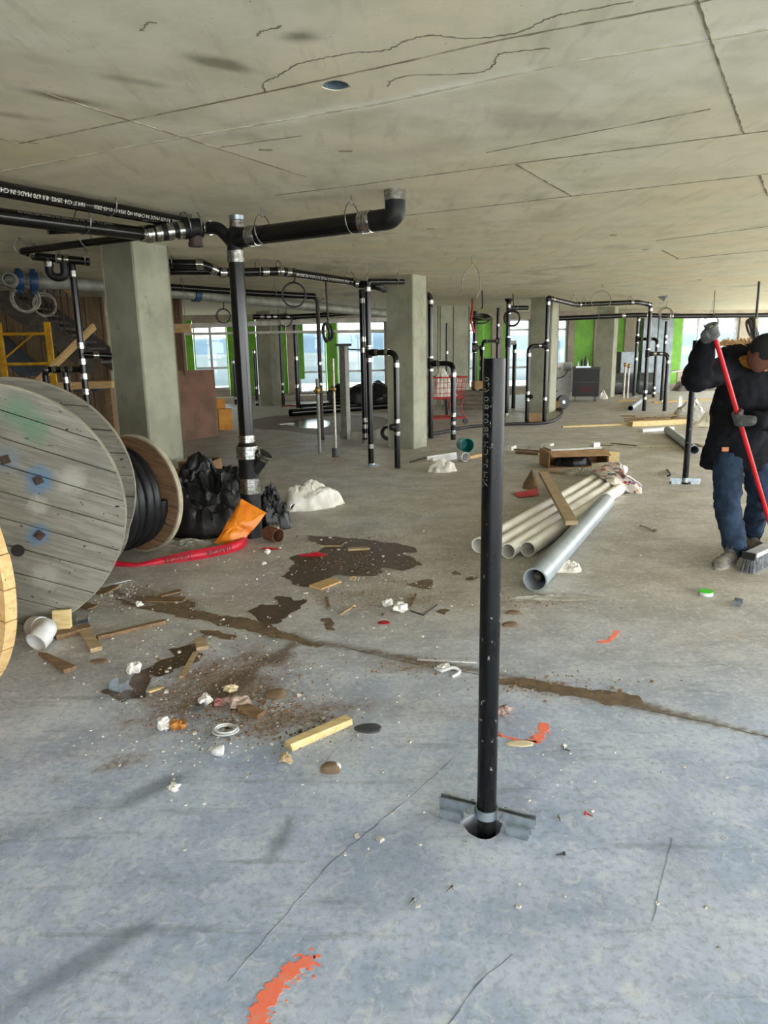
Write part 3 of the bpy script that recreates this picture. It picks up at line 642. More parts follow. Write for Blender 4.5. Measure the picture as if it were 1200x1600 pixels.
# grey sprinkler main with blue couplings
gm = [D(-40, 434, 9.0), D(130, 445, 9.6), D(300, 460, 10.8), D(430, 473, 12.0), D(600, 490, 14.4), D(640, 492, 15.2)]
t = overhead('long grey sprinkler main sloping across under the ceiling', gm, .078, (), [(1, .5), (3, .4), (4, .5)], 'sprinkler_main', GPIPE, None, R=.2)
c = D(26, 437, 9.05); dg = (gm[1] - gm[0]).normalized()
for i, f in enumerate((0.0, .16)):
    mb = MB(); p = D(30, 438, 9.15) + dg * f; mb.lathe([(-.05, .08), (-.05, .105), (-.03, .115), (.03, .115), (.05, .105), (.05, .08)], p, dg, 22); mb.box(p + ZU * .125, (.02, .03, .03)); mb.box(p - ZU * .125, (.02, .03, .03)); obj('grooved_coupling', mb, BLUEI, t)['label'] = 'blue grooved coupling'
mb = MB(); q = D(16, 438, 9.0); mb.lathe([(0, .075), (-.14, .075), (-.14, .066), (0, .06)], q, Vector((-.4, 1, 0)), 20); mb.lathe([(-.09, .076), (-.02, .096), (-.02, .076)], q, Vector((-.4, 1, 0)), 20); obj('open_outlet', mb, GPIPE, t)
mb = MB(); p = gm[2]; dd = gm[3] - gm[2]; mb.lathe([(-.05, .08), (-.05, .1), (.05, .1), (.05, .08)], p + dd * .04, dd, 20); obj('grooved_coupling', mb, BLUEI, t)
# pale metal tracks running behind
for k, (a, b, lab) in enumerate([((250, 511), (620, 498), 'upper pale steel track hung level beneath the soffit in the distance'), ((230, 523), (600, 516), 'lower thin pale steel track hung level in the distance')]):
    t = thing('steel_track', lab, 'steel track', D(*a, 15.5)); mb = MB(); mb.beam(D(*a, 15.5), D(*b, 17.0), .1, .1 if k == 0 else .05); obj('rail', mb, M('track_pale', hx(176, 172, 160), hx(150, 146, 136), 6, .5, .3), t)
    for f in (.1, .5, .9):
        q = D(*a, 15.5).lerp(D(*b, 17.0), f); hanger(t, q, BX, .05, ring=False)
t = overhead('thin black far overhead pipe with drops left of the middle column', [D(395, 495, 14.8), D(462, 495, 15.2), D(580, 487, 16)], .05, [(0, .2), (0, .35), (0, .5), (0, .8), (1, .85)], [(0, .6), (1, .5)])
for x, y in ((438, 505), (464, 500)):
    pass
# ---- risers
riser('slim distant black riser with a wye, left of the bright window', (466, 637), 496, 7, (560, 603), arm=None)
riser('slim distant black riser at the far column foot', (443, 634), 502, 5, (600, 612))
riser('short black far riser with elbow against the green wall', (402, 634), 546, 5, (550, 606, 628))
riser('thin far riser left of the tall stack', (369, 632), 562, 5, (566, 622))
riser('black riser between the grey post and the middle column', (571, 692), 452, 9.5, (470, 530, 547, 656, 666, 680, 690))
t, P, r = riser('black riser with a side leg nearest the middle column', (580, 727), 440, 9, (452, 543, 562, 697), arm=(551, (621, 731), (658, 677), 667, -1), flange=True)
mb = MB(); a = Vector((P.x, P.y, zat(P, 440))); mb.tube(fillet([a - ZU * .1, a, D(630, 440, P.y + .35)], .07), r, 14); obj('top_elbow', mb, IRON, t); hanger(t, D(620, 440, P.y + .3), (1, .3, 0), r); hanger(t, a, (1, 0, 0), r)
mb = MB(); mb.tube(fillet([D(556, 443, P.y + .5), D(590, 447, P.y + .25), D(600, 452, P.y + .6)], .07), .05, 14); obj('cross_pipe', mb, IRON2, t); coupling(t, D(560, 443, P.y + .45), (1, 0, 0), .05, .07)
t, P, r = riser('black riser with a side leg right of the middle column', (673, 685), 466, 8, (472, 560, 577), arm=(568, (708, 687), (648, 661, 675)))
mb = MB(); a = Vector((P.x, P.y, zat(P, 460))); mb.tube(fillet([a - ZU * .2, a, D(650, 459, P.y)], .09), r * 1.05, 14); obj('top_elbow', mb, IRON2, t); hanger(t, D(664, 460, P.y), (1, 0, 0), r)
riser('thin distant riser in front of the concrete core wall', (698, 640), 505, 4, (551, 570), P=Vector((D(698, 600, 15.5).x, 15.5, 0)))
riser('thick black riser bound with orange cable seen past the steel pole', (741, 622), 478, 7, (536, 548, 603), arm=(543, (752, 628), (560, 575)))
riser('black riser joined by a low loop behind the foreground pole', (776, 628), 478, 5, (508, 530), arm=(533, (753, 632), ()))
t, P, r = riser('tall black riser right of the foreground pole', (791, 651), 470, 7, (478, 488, 528, 537, 648), arm=(535, (802, 638), ()))
mb = MB(); za = zat(P, 481); mb.tube([(P.x, P.y, za), D(824, 481, P.y + .3)], r, 14); obj('top_branch', mb, IRON, t); hanger(t, D(808, 481, P.y + .15), (1, 0, 0), r); mb = MB(); mb.lathe([(0, r * 1.2), (.05, r * 1.9), (.07, r * 1.9)], (P.x, P.y, zat(P, 472)), ZU, 14); obj('hub_top', mb, IRON2, t)
t, P, r = riser('black riser in front of the column with a leg on its left', (850, 661), 466, 6.5, (474, 533, 546, 623), arm=(540, (823, 662), (614, 624), 620, 1))
riser('black right-hand riser with a crossbar and steel bands', (1006, 642), 478, 6, (484, 547, 557, 612, 622), arm=(553, (1038, 642), ()), flange=False)
riser('black far riser with a short loop beside the pale ducts', (990, 620), 494, 5, (500, 524, 534, 561), arm=(530, (1021, 621), (606, 614)), flange=True)
riser('slim black riser right of the ducts', (1033, 627), 502, 5, (526, 535), flange=True)
a = [D(858, 466, 14.2), D(900, 476, 15.6), D(996, 472, 16.0), D(1016, 476, 16.4)]
overhead('black far overhead pipe spanning between the right-hand columns', a, .05, [(0, .1), (1, .05), (1, .9), (2, .8)], [(0, .9), (1, .12), (1, .88)])
overhead('dark far overhead main along the right ceiling', [D(866, 498, 18.5), D(1000, 492, 18.7), D(1060, 494, 18.8), D(1230, 492, 19.3)], .06, [(0, .8), (1, .2), (1, .8)], [(0, .5), (1, .5), (2, .3), (2, .7)])
# pale copper stubs and capped lines
COPPER = M('pale_copper', hx(190, 182, 166), hx(164, 154, 136), 20, .4, .5)
def stub(label, base, ytop, wpx, mat, valve=None, sleeve=None):
    P = G(*base); z1 = zat(P, ytop); r = rad(P + ZU * .7, wpx); t = thing('supply_stub', label, 'pipe', P, 0, 'water supply stubs'); obj('pipe', vert(P, 0, z1, r, 12), mat, t)
    if valve:
        zv = zat(P, valve); mb = MB(); mb.ell((P.x, P.y, zv), (r * 1.8, r * 1.8, r * 2.4)); mb.tube([(P.x, P.y, zv), (P.x - .05, P.y - .05, zv)], r * .6, 8); mb.beam((P.x - .12, P.y - .05, zv + .01), (P.x + .02, P.y - .05, zv + .01), .018, .008); obj('valve', mb, M('brass', hx(170, 140, 80), hx(140, 110, 60), 20, .4, .8), t)
    if sleeve:
        mb = MB(); mb.lathe([(.02, r * 1.2), (.02, r * 3), (zat(P, sleeve), r * 3), (zat(P, sleeve), r)], P, ZU, 16); obj('sleeve', mb, M('grey_sleeve', hx(78, 80, 82), None, rough=.7), t)
        mb = MB(); mb.lathe([(0, r * 3.2), (.02, r * 3.2), (.02, r)], P, ZU, 16); obj('base_ring', mb, RUST, t)
stub('pale grey upright supply pipe with a brass valve on top', (500, 708), 592, 5.5, GPIPE, 610)
stub('thin supply pipe with a dark sleeve at its foot', (525, 714), 560, 4, COPPER, 608, 700)
stub('left one of two pale copper stubs by the ducts', (974, 623), 566, 3, COPPER, 570); stub('right one of two pale copper stubs by the ducts', (980, 622), 570, 3, COPPER, 572)
stub('thin dark stub before the far right window', (1092, 605), 555, 3, RUSTD, 562)
P = G(541, 686); zt_ = zat(P, 541)
t = thing('grey_post', 'square grey steel post with a flat top plate', 'post', P); mb = MB(); mb.box((P.x, P.y, zt_ / 2), (.058, .058, zt_ / 2), AX, BX); obj('shaft', mb, GPIPE, t); mb = MB(); mb.box((P.x, P.y, zt_ + .02), (.13, .08, .02), Vector((1, 0, 0))); obj('top_plate', mb, M('dark_plate', hx(60, 62, 56), None, rough=.6), t)
mb = MB(); mb.tube([(P.x + .05, P.y, zt_ - .05), D(590, 548, P.y + .1)], .012, 8); obj('side_rod', mb, RUSTD, t)

# ---- loose loops of cable under the ceiling
def coil(label, c, R, r, axis, n=2, mat=None, drop=None, name='cable_coil', cat='cable'):
    mb = MB(); c = Vector(c)
    for k in range(n):
        ax = (Vector(axis) + Vector((random.uniform(-.2, .2), random.uniform(-.2, .2), random.uniform(-.2, .2)))).normalized()
        mb.torus(c + Vector((random.uniform(-.02, .02), random.uniform(-.02, .02), random.uniform(-.02, .02))), ax, R * random.uniform(.88, 1.05), r, 30, 6)
    if drop is not None: mb.tube(spline([c + ZU * R, c + ZU * R + Vector((.02, 0, .06)), Vector((c.x + .01, c.y, drop))], 5), r, 6)
    solo(name, mb, mat or WIRE, label, cat, 'cable coils')
vw = lambda p: (Vector(p) - CAMP).normalized()
c = D(460, 462, 9.6); coil('thick black hose loop hanging below the lettered overhead line', c, .16, .012, vw(c), 1, WIRE, CEIL); 
c = D(349, 494, 14); coil('thin wire ring hanging left of the tall stack', c, .13, .008, vw(c), 2, WIRE, CEIL)
c = D(511, 520, 11); coil('dark cable coil hanging beside the rusty riser', c, .13, .016, (.9, -.4, .1), 3, WIRE, CEIL)
c = D(939, 468, 13); coil('pale wire loop hung before the far right column', c, .16, .007, vw(c), 1, WWIRE, CEIL)
c = D(1040, 490, 16); coil('bundle of pale wire rings above the slim right riser', c, .14, .008, vw(c), 4, WWIRE, CEIL)
c = D(752, 497, 14); coil('black cable coil looped around the orange-bound riser', c, .17, .016, (.1, -.4, 1), 3, WIRE, CEIL)
c = D(40, 468, 9.2); coil('pale cable coil hanging from the blue coupled main', c, .16, .012, vw(c), 4, WWIRE, CEIL)
c = D(70, 476, 9.6); coil('second pale cable coil right of the blue couplings', c, .14, .010, vw(c), 3, WWIRE, CEIL)
c = D(446, 500, 13); coil('thin dark loop of wire left of the rusty riser', c, .12, .007, vw(c), 2, WIRE, CEIL)
c = D(1178, 515, 13); coil('tangle of black cable by the right frame edge', c, .2, .02, (.7, -.5, .3), 5, WIRE, CEIL)
c = D(1112, 505, 15); coil('thin wire ring above the far right window', c, .14, .007, vw(c), 2, WIRE, CEIL)
c = D(800, 497, 15); coil('dark coil of wire under the short pipe near the column', c, .16, .012, vw(c), 4, WIRE, CEIL)
a = G(737, 401, CEIL)
mb = MB(); mb.tube(spline([a, a + Vector((.0, 0, -.08)), D(724, 430, a.y), D(722, 452, a.y), D(728, 466, a.y)], 6), .008, 6); mb.tube(spline([a + Vector((.01, 0, -.06)), D(748, 425, a.y), D(750, 448, a.y), D(744, 466, a.y)], 6), .007, 6)
solo('ceiling_cable', mb, WWIRE, 'pale cables dangling in an open loop from the ceiling', 'cable')
a = G(738, 466, CEIL) - ZU * .025; mb = MB(); mb.tube(spline([a, D(738, 480, 13.6), D(736, 500, 13.6), D(741, 520, 13.6)], 6), .022, 8); solo('orange_cable', mb, M('orange_sheath', hx(190, 70, 40), hx(150, 50, 30), 10, .5), 'orange red cable bound to the riser under the ceiling', 'cable')
c = G(1038, 463, CEIL); mb = MB(); mb.lathe([(0, .13), (-.02, .14), (-.10, .02), (-.12, .0)], c, ZU, 4); solo('ceiling_bracket', mb, GALV, 'small wedge-shaped metal bracket on the far ceiling', 'bracket')

# ---- foreground pole with its riser clamp
r = .0305; z1 = zat(POLE, 560)
t = thing('steel_pole', 'upright black steel pipe standing in a floor hole in the foreground', 'pipe', POLE)
tt = NT('worn_black_pipe'); v = tt.coord(); nn = tt.noise(tt.mp(v, (1, 1, .25)), 26, 5, .7); c = tt.mix(tt.ramp(nn, .52, .78), hx(9, 10, 10), hx(24, 26, 24)); c = tt.mix(tt.ramp(tt.noise(tt.mp(v, (1, 1, .5)), 60, 3), .68, .73), c, hx(150, 150, 142)); c = tt.mix(tt.ramp(tt.noise(v, 7, 3), .7, .76), c, hx(104, 78, 56)); POLEM = tt.out(c, tt.ramp(nn, .3, .7, .22, .4), 0, .28)
mb = MB(); mb.lathe([(-.2, r - .004), (-.2, r), (z1, r), (z1, r - .004)], POLE, ZU, 36, close=True); pp = obj('pipe', mb, POLEM, t)
textmesh('NH 2" CH 28/02 8.0 670', .03, lambda x, y: Vector((POLE.x, POLE.y, 0)) + Vector((math.cos(-2.55 + y / r), math.sin(-2.55 + y / r), 0)) * (r + .0008) + ZU * (z1 - .2 + x), 'lettering', M('worn_ink', hx(110, 112, 106), None, rough=.7), pp)
cl = (G(828, 1293) - G(704, 1262)); cl.z = 0; cl.normalize(); cn = Vector((-cl.y, cl.x, 0)); CZ = .062
def clampbar(side, s0, s1, nm):
    mb = MB(); o = POLE + cn * (.010 * side); o.z = CZ
    mb.box(o + cl * ((s0 + s1) / 2), (abs(s1 - s0) / 2, .003, .016), cl, cn); return obj(nm, mb, GALV, t)
for sd in (-1, 1):
    clampbar(sd, -.155, -.036, 'clamp_arm'); clampbar(sd, .036, .155, 'clamp_arm')
    mb = MB(); a0 = 0 if sd > 0 else PI; mb2 = []
    for k in range(13):
        g = a0 + PI * k / 12; dv = cl * math.cos(g) + cn * math.sin(g); mb2.append(POLE + dv * (r + .002) + ZU * (CZ))
    vs = []
    for q in mb2:
        o = (q - POLE - ZU * CZ).normalized() * .004
        for dz, e in ((-.016, 0), (.016, 0), (.016, 1), (-.016, 1)): vs.append(q + ZU * dz + o * e)
    mb.add(vs, [(i * 4 + k, i * 4 + (k + 1) % 4, i * 4 + 4 + (k + 1) % 4, i * 4 + 4 + k) for i in range(12) for k in range(4)]); obj('clamp_half', mb, GALV, t)
for s_ in (-.055, .055):
    mb = MB(); q = POLE + cl * s_ + ZU * CZ; mb.lathe([(-.03, 0), (-.03, .008), (-.022, .008), (-.022, .004), (.024, .004), (.024, .008), (.032, .008), (.032, 0)], q, cn, 8); obj('bolt', mb, STEEL, t)
for s_, e in ((-.115, .02), (.105, .02)):
    mb = MB(); q = POLE + cl * s_ - cn * .02
    mb.box(q + ZU * .03, (.035, .002, .016), cl, cn); mb.box(q + ZU * .045 + cn * .018, (.035, .02, .002), cl, cn); mb.box(q + ZU * .03 + cn * .037, (.035, .002, .028), cl, cn); mb.box(q + cn * .018 + ZU * .022, (.03, .012, .022), cl, cn); o = solo('strut_block', mb, GALV, 'left piece of steel channel propping the pole clamp' if s_ < 0 else 'right piece of steel channel propping the pole clamp', 'bracket', 'strut pieces under the clamp')
# second pole by the sweeping person
P = G(1070, 756); r2 = .032; t = thing('steel_pole', 'upright black steel pipe with floor clamp beside the sweeping person', 'pipe', P); mb = MB(); mb.lathe([(-.1, r2 - .004), (-.1, r2), (1.52, r2), (1.52, r2 - .004)], P, ZU, 24, close=True); obj('pipe', mb, POLEM, t)
mb = MB(); mb.box(P + ZU * .045, (.16, .012, .018), Vector((1, -.15, 0)).normalized(), Vector((.15, 1, 0)).normalized()); mb.lathe([(.02, r2 + .005), (.07, r2 + .005)], P, ZU, 18); obj('clamp', mb, GALV, t); mb = MB(); mb.box(P + Vector((.1, 0, .014)), (.05, .03, .014)); mb.box(P + Vector((-.1, .02, .014)), (.05, .03, .014)); obj('strut_block', mb, GALV, t)

# ================================================================ cable reels
def plank_wood(name, c1, c2, dark, spots=()):
    t = NT(name); v = t.coord(); P = t.pos()
    g = t.noise(t.mp(v, (1.2, 9, 14)), 3.2, 6, .65, .5); b = t.noise(P, 2.2, 4)
    c = t.mix(t.ramp(g, .34, .68), c1, c2); c = t.mix(t.math('MULTIPLY', t.ramp(b, .5, .7), .5), c, dark)
    c = t.mix(t.ramp(t.noise(t.mp(v, (12, 22, 22)), 2.2, 1), .735, .75), c, hx(44, 38, 32))
    wob = t.math('MULTIPLY', t.math('SUBTRACT', t.noise(P, 16, 4), .5), .09)
    for q, rr, col, st in spots:
        d = t.math('ADD', t.vm('DISTANCE', P, tuple(q)), wob); c = t.mix(t.math('MULTIPLY', t.ramp(d, rr, rr * .3), st), c, col)
    t.bump(g, .3, .006); return t.out(c, .8)
def flange_planks(t, y, R, n, ang, th, mat, hole=True, seed=1):
    rnd = random.Random(seed); wd = 2 * R / n; made = []
    for i in range(n):
        v0 = -R + i * wd + .0025; v1 = -R + (i + 1) * wd - .0025; poly = []
        m = 7
        f = lambda v: math.sqrt(max(R * R - v * v, 1e-5))
        for k in range(m + 1): v = v0 + (v1 - v0) * k / m; poly.append((f(v), v))
        for k in range(m + 1): v = v1 + (v0 - v1) * k / m; poly.append((-f(v), v))
        dy = rnd.uniform(-.0025, .0025); N = len(poly); mb = MB()
        vs = [(p[0], -th / 2 + dy, p[1]) for p in poly] + [(p[0], th / 2 + dy, p[1]) for p in poly]
        mb.add(vs, [tuple(range(N)), tuple(range(2 * N - 1, N - 1, -1))] + [(k, k + N, (k + 1) % N + N, (k + 1) % N) for k in range(N)])
        o = obj('plank', mb, mat, t, local=True, smooth=False); o.location = (0, y, R); o.rotation_euler = (0, ang, 0); made.append(o)
    return made
def reel(label, P, az, R, width, n, ang, mats, drum, name='cable_reel', th=.05):
    t = thing(name, label, 'cable reel', (P[0], P[1], 0), -math.radians(az), 'wooden cable reels')
    flange_planks(t, 0, R, n, ang, th, mats[0], seed=3); flange_planks(t, width, R, n, ang * .3, th, mats[1], seed=5)
    mb = MB(); mb.lathe([(0, drum), (width, drum)], (0, 0, R), (0, 1, 0), 28); obj('drum', mb, mats[1], t, local=True)
    return t
def loc2w(t, x, y, z): return basis(t) @ Vector((x, y, z))
Rb = .685; PA = Vector((-2.09, 3.67, 0)); azA = -14
class _T: pass
_mA = Matrix.Translation(PA) @ Matrix.Rotation(-math.radians(azA), 4, 'Z')
wA = lambda px, py: (lambda d, n, o: CAMP + d * ((o - CAMP).dot(n) / d.dot(n)))(ray(px, py), _mA.to_3x3() @ Vector((0, 1, 0)), _mA @ Vector((0, -.026, 0)))
sp = [(wA(60, 750), .10, hx(70, 118, 158), .75), (wA(62, 836), .085, hx(76, 120, 156), .7), (wA(8, 718), .10, hx(120, 134, 150), .6), (wA(30, 645), .13, hx(84, 124, 96), .6), (wA(58, 672), .10, hx(80, 120, 92), .6), (wA(110, 752), .10, hx(176, 176, 168), .5), (wA(60, 790), .07, hx(180, 178, 168), .5), (wA(70, 900), .10, hx(172, 170, 162), .5)]
WGREY = plank_wood('weathered_plank_front', hx(140, 138, 126), hx(110, 108, 98), hx(94, 93, 86), sp)
WGREYD = plank_wood('weathered_plank_back', hx(132, 128, 114), hx(104, 100, 90), hx(88, 86, 78))
WBROWN = plank_wood('brown_plank', hx(146, 112, 80), hx(118, 88, 62), hx(98, 76, 56)); WPALE = plank_wood('fresh_plank', hx(224, 190, 134), hx(200, 160, 102), hx(190, 150, 98))
tA = reel('big weathered grey wooden cable reel with blue paint spots on its bolts', PA, azA, Rb, .62, 10, math.radians(22), (WGREY, WGREYD), .30)
def onflange(px, py): return _mA.inverted() @ wA(px, py)
for x, y in ((60, 750), (62, 836), (8, 718)):
    q = onflange(x, y); mb = MB(); a = random.uniform(0, 1); mb.box((q.x, -.031, q.z), (.022, .004, .022), Vector((math.cos(a), 0, math.sin(a))), Vector((0, 1, 0)), Vector((-math.sin(a), 0, math.cos(a)))); mb.lathe([(0, .013), (.014, .013), (.014, 0)], (q.x, -.034, q.z), (0, -1, 0), 6); obj('bolt', mb, RUSTD, tA, local=True)
q = onflange(28, 860); mb = MB(); mb.lathe([(0, .034), (.003, .034), (.003, .0)], (q.x, -.0275, q.z), (0, -1, 0), 20); obj('arbor_hole_shade', mb, BLACK, tA, local=True)  # black disc set proud of the planks, painted shade of the hole
for s in (0, .62):
    mb = MB(); mb.lathe([(-.027, Rb - .004), (-.027, Rb + .002), (.027, Rb + .002), (.027, Rb - .004)], (0, s, Rb), (0, 1, 0), 72, close=True); obj('rim_edge', mb, M('rim_wood', hx(160, 154, 136), hx(136, 130, 114), 10, .8), tA, local=True)
tB = reel('smaller wooden reel with brown flange carrying black corrugated conduit', (-2.12, 4.87), 28, .45, .5, 6, .6, (WGREYD, WBROWN), .2, th=.035)
mb = MB(); mb.lathe([(.48, .438), (.48, .453), (.52, .453), (.52, .438)], (0, 0, .45), (0, 1, 0), 60, close=True); obj('rim_edge', mb, M('rim_pale', hx(176, 166, 142), hx(150, 140, 118), 10, .8), tB, local=True)
pts = []; rs = []; turns = 5.0; n = int(turns * 2 * PI * .36 / .0058)
for i in range(n):
    a = 2 * PI * turns * i / n; R_ = .348 + .006 * math.sin(a * .37); pts.append(basis(tB) @ Vector((R_ * math.cos(a), .075 + .35 * i / n, .45 + R_ * math.sin(a)))); rs.append(.040 if i % 2 else .036)
mb = MB(); mb.tube(pts, rs, 14); solo('corrugated_conduit', mb, M('conduit_black', hx(20, 21, 23), hx(28, 29, 31), 20, .4, spec=.35), 'black corrugated conduit wound on the smaller wooden reel', 'conduit', angle=1.5)
tC = reel('pale fresh wooden reel cut off by the left edge of the picture', (-2.27, 2.545), 30, .62, .5, 9, .5, (WPALE, WPALE), .25, th=.05)

# ================================================================ soft things
def pillow(pts, thick, seed, rings=6, crump=.02, freq=9, sub=5, nrm=None):
    """crumpled flat bag over an outline of 3D points"""
    out = []
    for i, p in enumerate(pts):
        q = pts[(i + 1) % len(pts)]
        for k in range(sub): out.append(Vector(p).lerp(Vector(q), k / sub))
    n = len(out); c = sum(out, Vector()) / n
    if nrm is None:
        nrm = Vector()
        for i in range(n): nrm += (out[i] - c).cross(out[(i + 1) % n] - c)
    nrm = Vector(nrm).normalized(); mb = MB()
    for sgn in (1, -1):
        vs = []
        for k in range(rings + 1):
            f = 1 - k / rings; h = thick * (1 - f ** 2.2)
            for p in out:
                q = c + (p - c) * f; d = noise.fractal(q * freq + Vector((seed, sgn * 3, 0)), .8, 2.2, 4); e = 1 - abs(noise.noise(q * freq * 1.7 + Vector((seed * 2, 0, sgn))))
                v = q + nrm * (sgn * h * .5 + (crump * d + crump * .8 * (e - .7)) * (1 if k else .4))
                v.z = max(v.z, .002 + (.001 if sgn > 0 else 0)); vs.append(v)
        mb.add(vs, [(k * n + i, k * n + (i + 1) % n, (k + 1) * n + (i + 1) % n, (k + 1) * n + i) for k in range(rings) for i in range(n)])
    return mb
def heap(c, rx, ry, h, seed, az=0.0, freq=5, amp=.35, N=72, m=26, power=1.4):
    """crumpled mound resting on the floor"""
    mb = MB(); ca, sa = math.cos(az), math.sin(az); vs = []; c = Vector(c); rnd = random.Random(seed); N = max(N, 56); m = max(m, 20)
    bumps = [(rnd.uniform(-.5, .5), rnd.uniform(-.45, .45), rnd.uniform(.42, .75), rnd.uniform(.4, .9)) for _ in range(5)]; bumps[0] = (rnd.uniform(-.15, .15), rnd.uniform(-.1, .1), 0.6, 1.0)
    sz = max(rx, ry)
    for k in range(m + 1):
        f = k / m
        for i in range(N):
            a = 2 * PI * i / N; e = 1 + .25 * noise.noise((math.cos(a) * 1.6 + seed, math.sin(a) * 1.6, seed)) + .10 * noise.noise((math.cos(a) * 5 + seed, math.sin(a) * 5, seed))
            u, v = f * math.cos(a), f * math.sin(a); x, y = rx * e * u, ry * e * v
            b = max(w_ * math.exp(-((u - bu) ** 2 + (v - bv) ** 2) / (s_ * s_)) for bu, bv, s_, w_ in bumps); edge = min(1, (1 - f) / .22); edge = edge * edge * (3 - 2 * edge)
            q = Vector((x, y, 0)) / sz * freq * .55 + Vector((seed, seed * .7, 0)); wq = q + Vector((noise.noise(q * .8), noise.noise(q * .8 + Vector((5, 5, 5))), 0)) * .8
            r1 = 1 - abs(noise.noise(wq * 1.3)) * 2; r2 = 1 - abs(noise.noise(wq * 2.9 + Vector((3, 0, 0)))) * 2; r3 = 1 - abs(noise.noise(wq * 6.1 + Vector((0, 8, 0)))) * 2
            fold = (.55 * r1 + .3 * r2 + .15 * r3)
            z = h * (.22 + .78 * b) * edge * (1 + amp * .75 * (fold - .25)) ; z = max(z, .003 if f < 1 else 0)
            sh = h * .16 * amp * edge; dx, dy = noise.noise(wq * 1.9 + Vector((0, 0, 4))) * sh, noise.noise(wq * 1.9 + Vector((0, 0, 9))) * sh
            x += dx; y += dy
            vs.append((c.x + x * ca - y * sa, c.y + x * sa + y * ca, c.z + z))
    mb.add(vs, [(k * N + i, k * N + (i + 1) % N, (k + 1) * N + (i + 1) % N, (k + 1) * N + i) for k in range(m) for i in range(N)] + [tuple(m * N + i for i in range(N))[::-1]])
    return mb
c = D(322, 800, 6.05); c.z = 0
solo('black_plastic_heap', heap(c, .46, .40, .56, 3.1, 0, 7, .45), BLACKP, 'crumpled heap of black plastic sheeting left of the tall stack', 'plastic sheet', angle=.6)
c = D(424, 795, 6.0); c.z = 0
solo('black_plastic_heap', heap(c, .17, .16, .32, 8.4, 0, 9, .5, 36, 12), BLACKP, 'small black plastic bundle just right of the tall stack', 'plastic sheet', angle=.6)
ORANGE = M('orange_bag', hx(238, 140, 30), hx(214, 108, 18), 8, .38, 0, .35, 16)
yo = lambda y: 5.36 + (858 - y) * .0022
solo('orange_bag', pillow([D(x, y, yo(y)) for x, y in ((377, 779), (416, 801), (404, 818), (384, 840), (356, 855), (332, 851), (346, 833), (352, 822), (362, 806))], .07, 2.0, 7, .022, 9, 5), ORANGE, 'crumpled orange bag leaning against the foot of the tall stack', 'bag', angle=.6)
c = G(487, 795); solo('white_bag', heap(c + Vector((0, .1, 0)), .30, .19, .24, 5.5, .3, 6, .28), PLASTIC, 'cream plastic sack slumped on the floor right of the tall stack', 'bag', angle=.6)
FILM = M('dull_clear_film', hx(172, 168, 156), hx(150, 146, 134), 6, .3, 0, .4, 14)
c = G(296, 855); solo('plastic_film', heap(c, .36, .18, .05, 2.2, -.2, 7, .9), FILM, 'dull clear plastic film spread in front of the black plastic heap', 'plastic sheet', angle=.6)
# boxes behind
def openbox(name, label, c, hx_, hy, hz, az, mat, inner=None, flaps=True, cat='box'):
    t = thing(name, label, cat, (c[0], c[1], c[2] if len(c) > 2 else 0), az); th = .004
    for nm, cc, hh in (('side', (-hx_, 0, hz), (th, hy, hz)), ('side', (hx_, 0, hz), (th, hy, hz)), ('side', (0, -hy, hz), (hx_, th, hz)), ('side', (0, hy, hz), (hx_, th, hz)), ('bottom', (0, 0, th), (hx_, hy, th))):
        mb = MB(); mb.box(cc, hh); obj(nm, mb, mat, t, local=True)
    if flaps:
        for sx in (-1, 1):
            mb = MB(); mb.box((sx * (hx_ + hy * .35), 0, 2 * hz + .02), (hy * .4, hy, .003), Vector((1, 0, -.25 * sx)).normalized(), Vector((0, 1, 0)), Vector((.25 * sx, 0, 1)).normalized()); obj('flap', mb, mat, t, local=True)
    if inner:
        mb = MB(); mb.box((0, 0, hz), (hx_ - .01, hy - .01, hz * .8)); obj('contents', mb, inner, t, local=True)
    return t
c = D(290, 770, 6.75); openbox('cardboard_box', 'open brown cardboard box between the small reel and the black plastic', (c.x, c.y), .15, .14, .19, .2, CARD)
c = D(315, 750, 7.2); openbox('cardboard_box', 'dark wooden-brown box behind the black plastic heap', (c.x, c.y), .17, .15, .21, -.1, CARDD, flaps=False)
# black fittings and rusty ring by the stack foot
t = thing('pipe_fitting', 'loose black pipe fitting with steel bands right of the stack foot', 'pipe fitting', G(436, 812)); p = G(436, 812)
mb = MB(); mb.tube([p + Vector((-.1, .02, .045)), p + Vector((.06, .0, .045))], .045, 16); mb.tube([p + Vector((-.02, 0, .05)), p + Vector((-.05, .1, .10))], .04, 14); obj('body', mb, IRON2, t); coupling(t, p + Vector((.04, 0, .045)), (1, -.1, 0), .045, .06)
p = G(455, 800) + Vector((0, .05, 0)); t = thing('pipe_fitting', 'small black elbow with shiny bands on the right of the loose fittings', 'pipe fitting', p); mb = MB(); mb.tube(fillet([p + Vector((-.08, .06, .035)), p + Vector((0, .04, .035)), p + Vector((.03, -.03, .035))], .04), .035, 14); obj('body', mb, IRON2, t); coupling(t, p + Vector((.02, -.01, .035)), (.4, -.9, 0), .036, .045)
p = G(431, 846); mb = MB(); hollow(mb, p + Vector((-.07, .06, .058)), p + Vector((.03, -.04, .058)), .058, .006); solo('rusty_pipe_ring', mb, RUST, 'short rusty pipe offcut lying beside the stack foot', 'pipe')
p = G(418, 836); mb = MB(); mb.lathe([(0, .045), (.02, .05), (.05, .05), (.06, .045)], p + Vector((.03, .02, .045)), Vector((1, .3, 0)), 18); solo('steel_band', mb, STEEL, 'loose shiny steel band at the stack foot', 'pipe fitting')
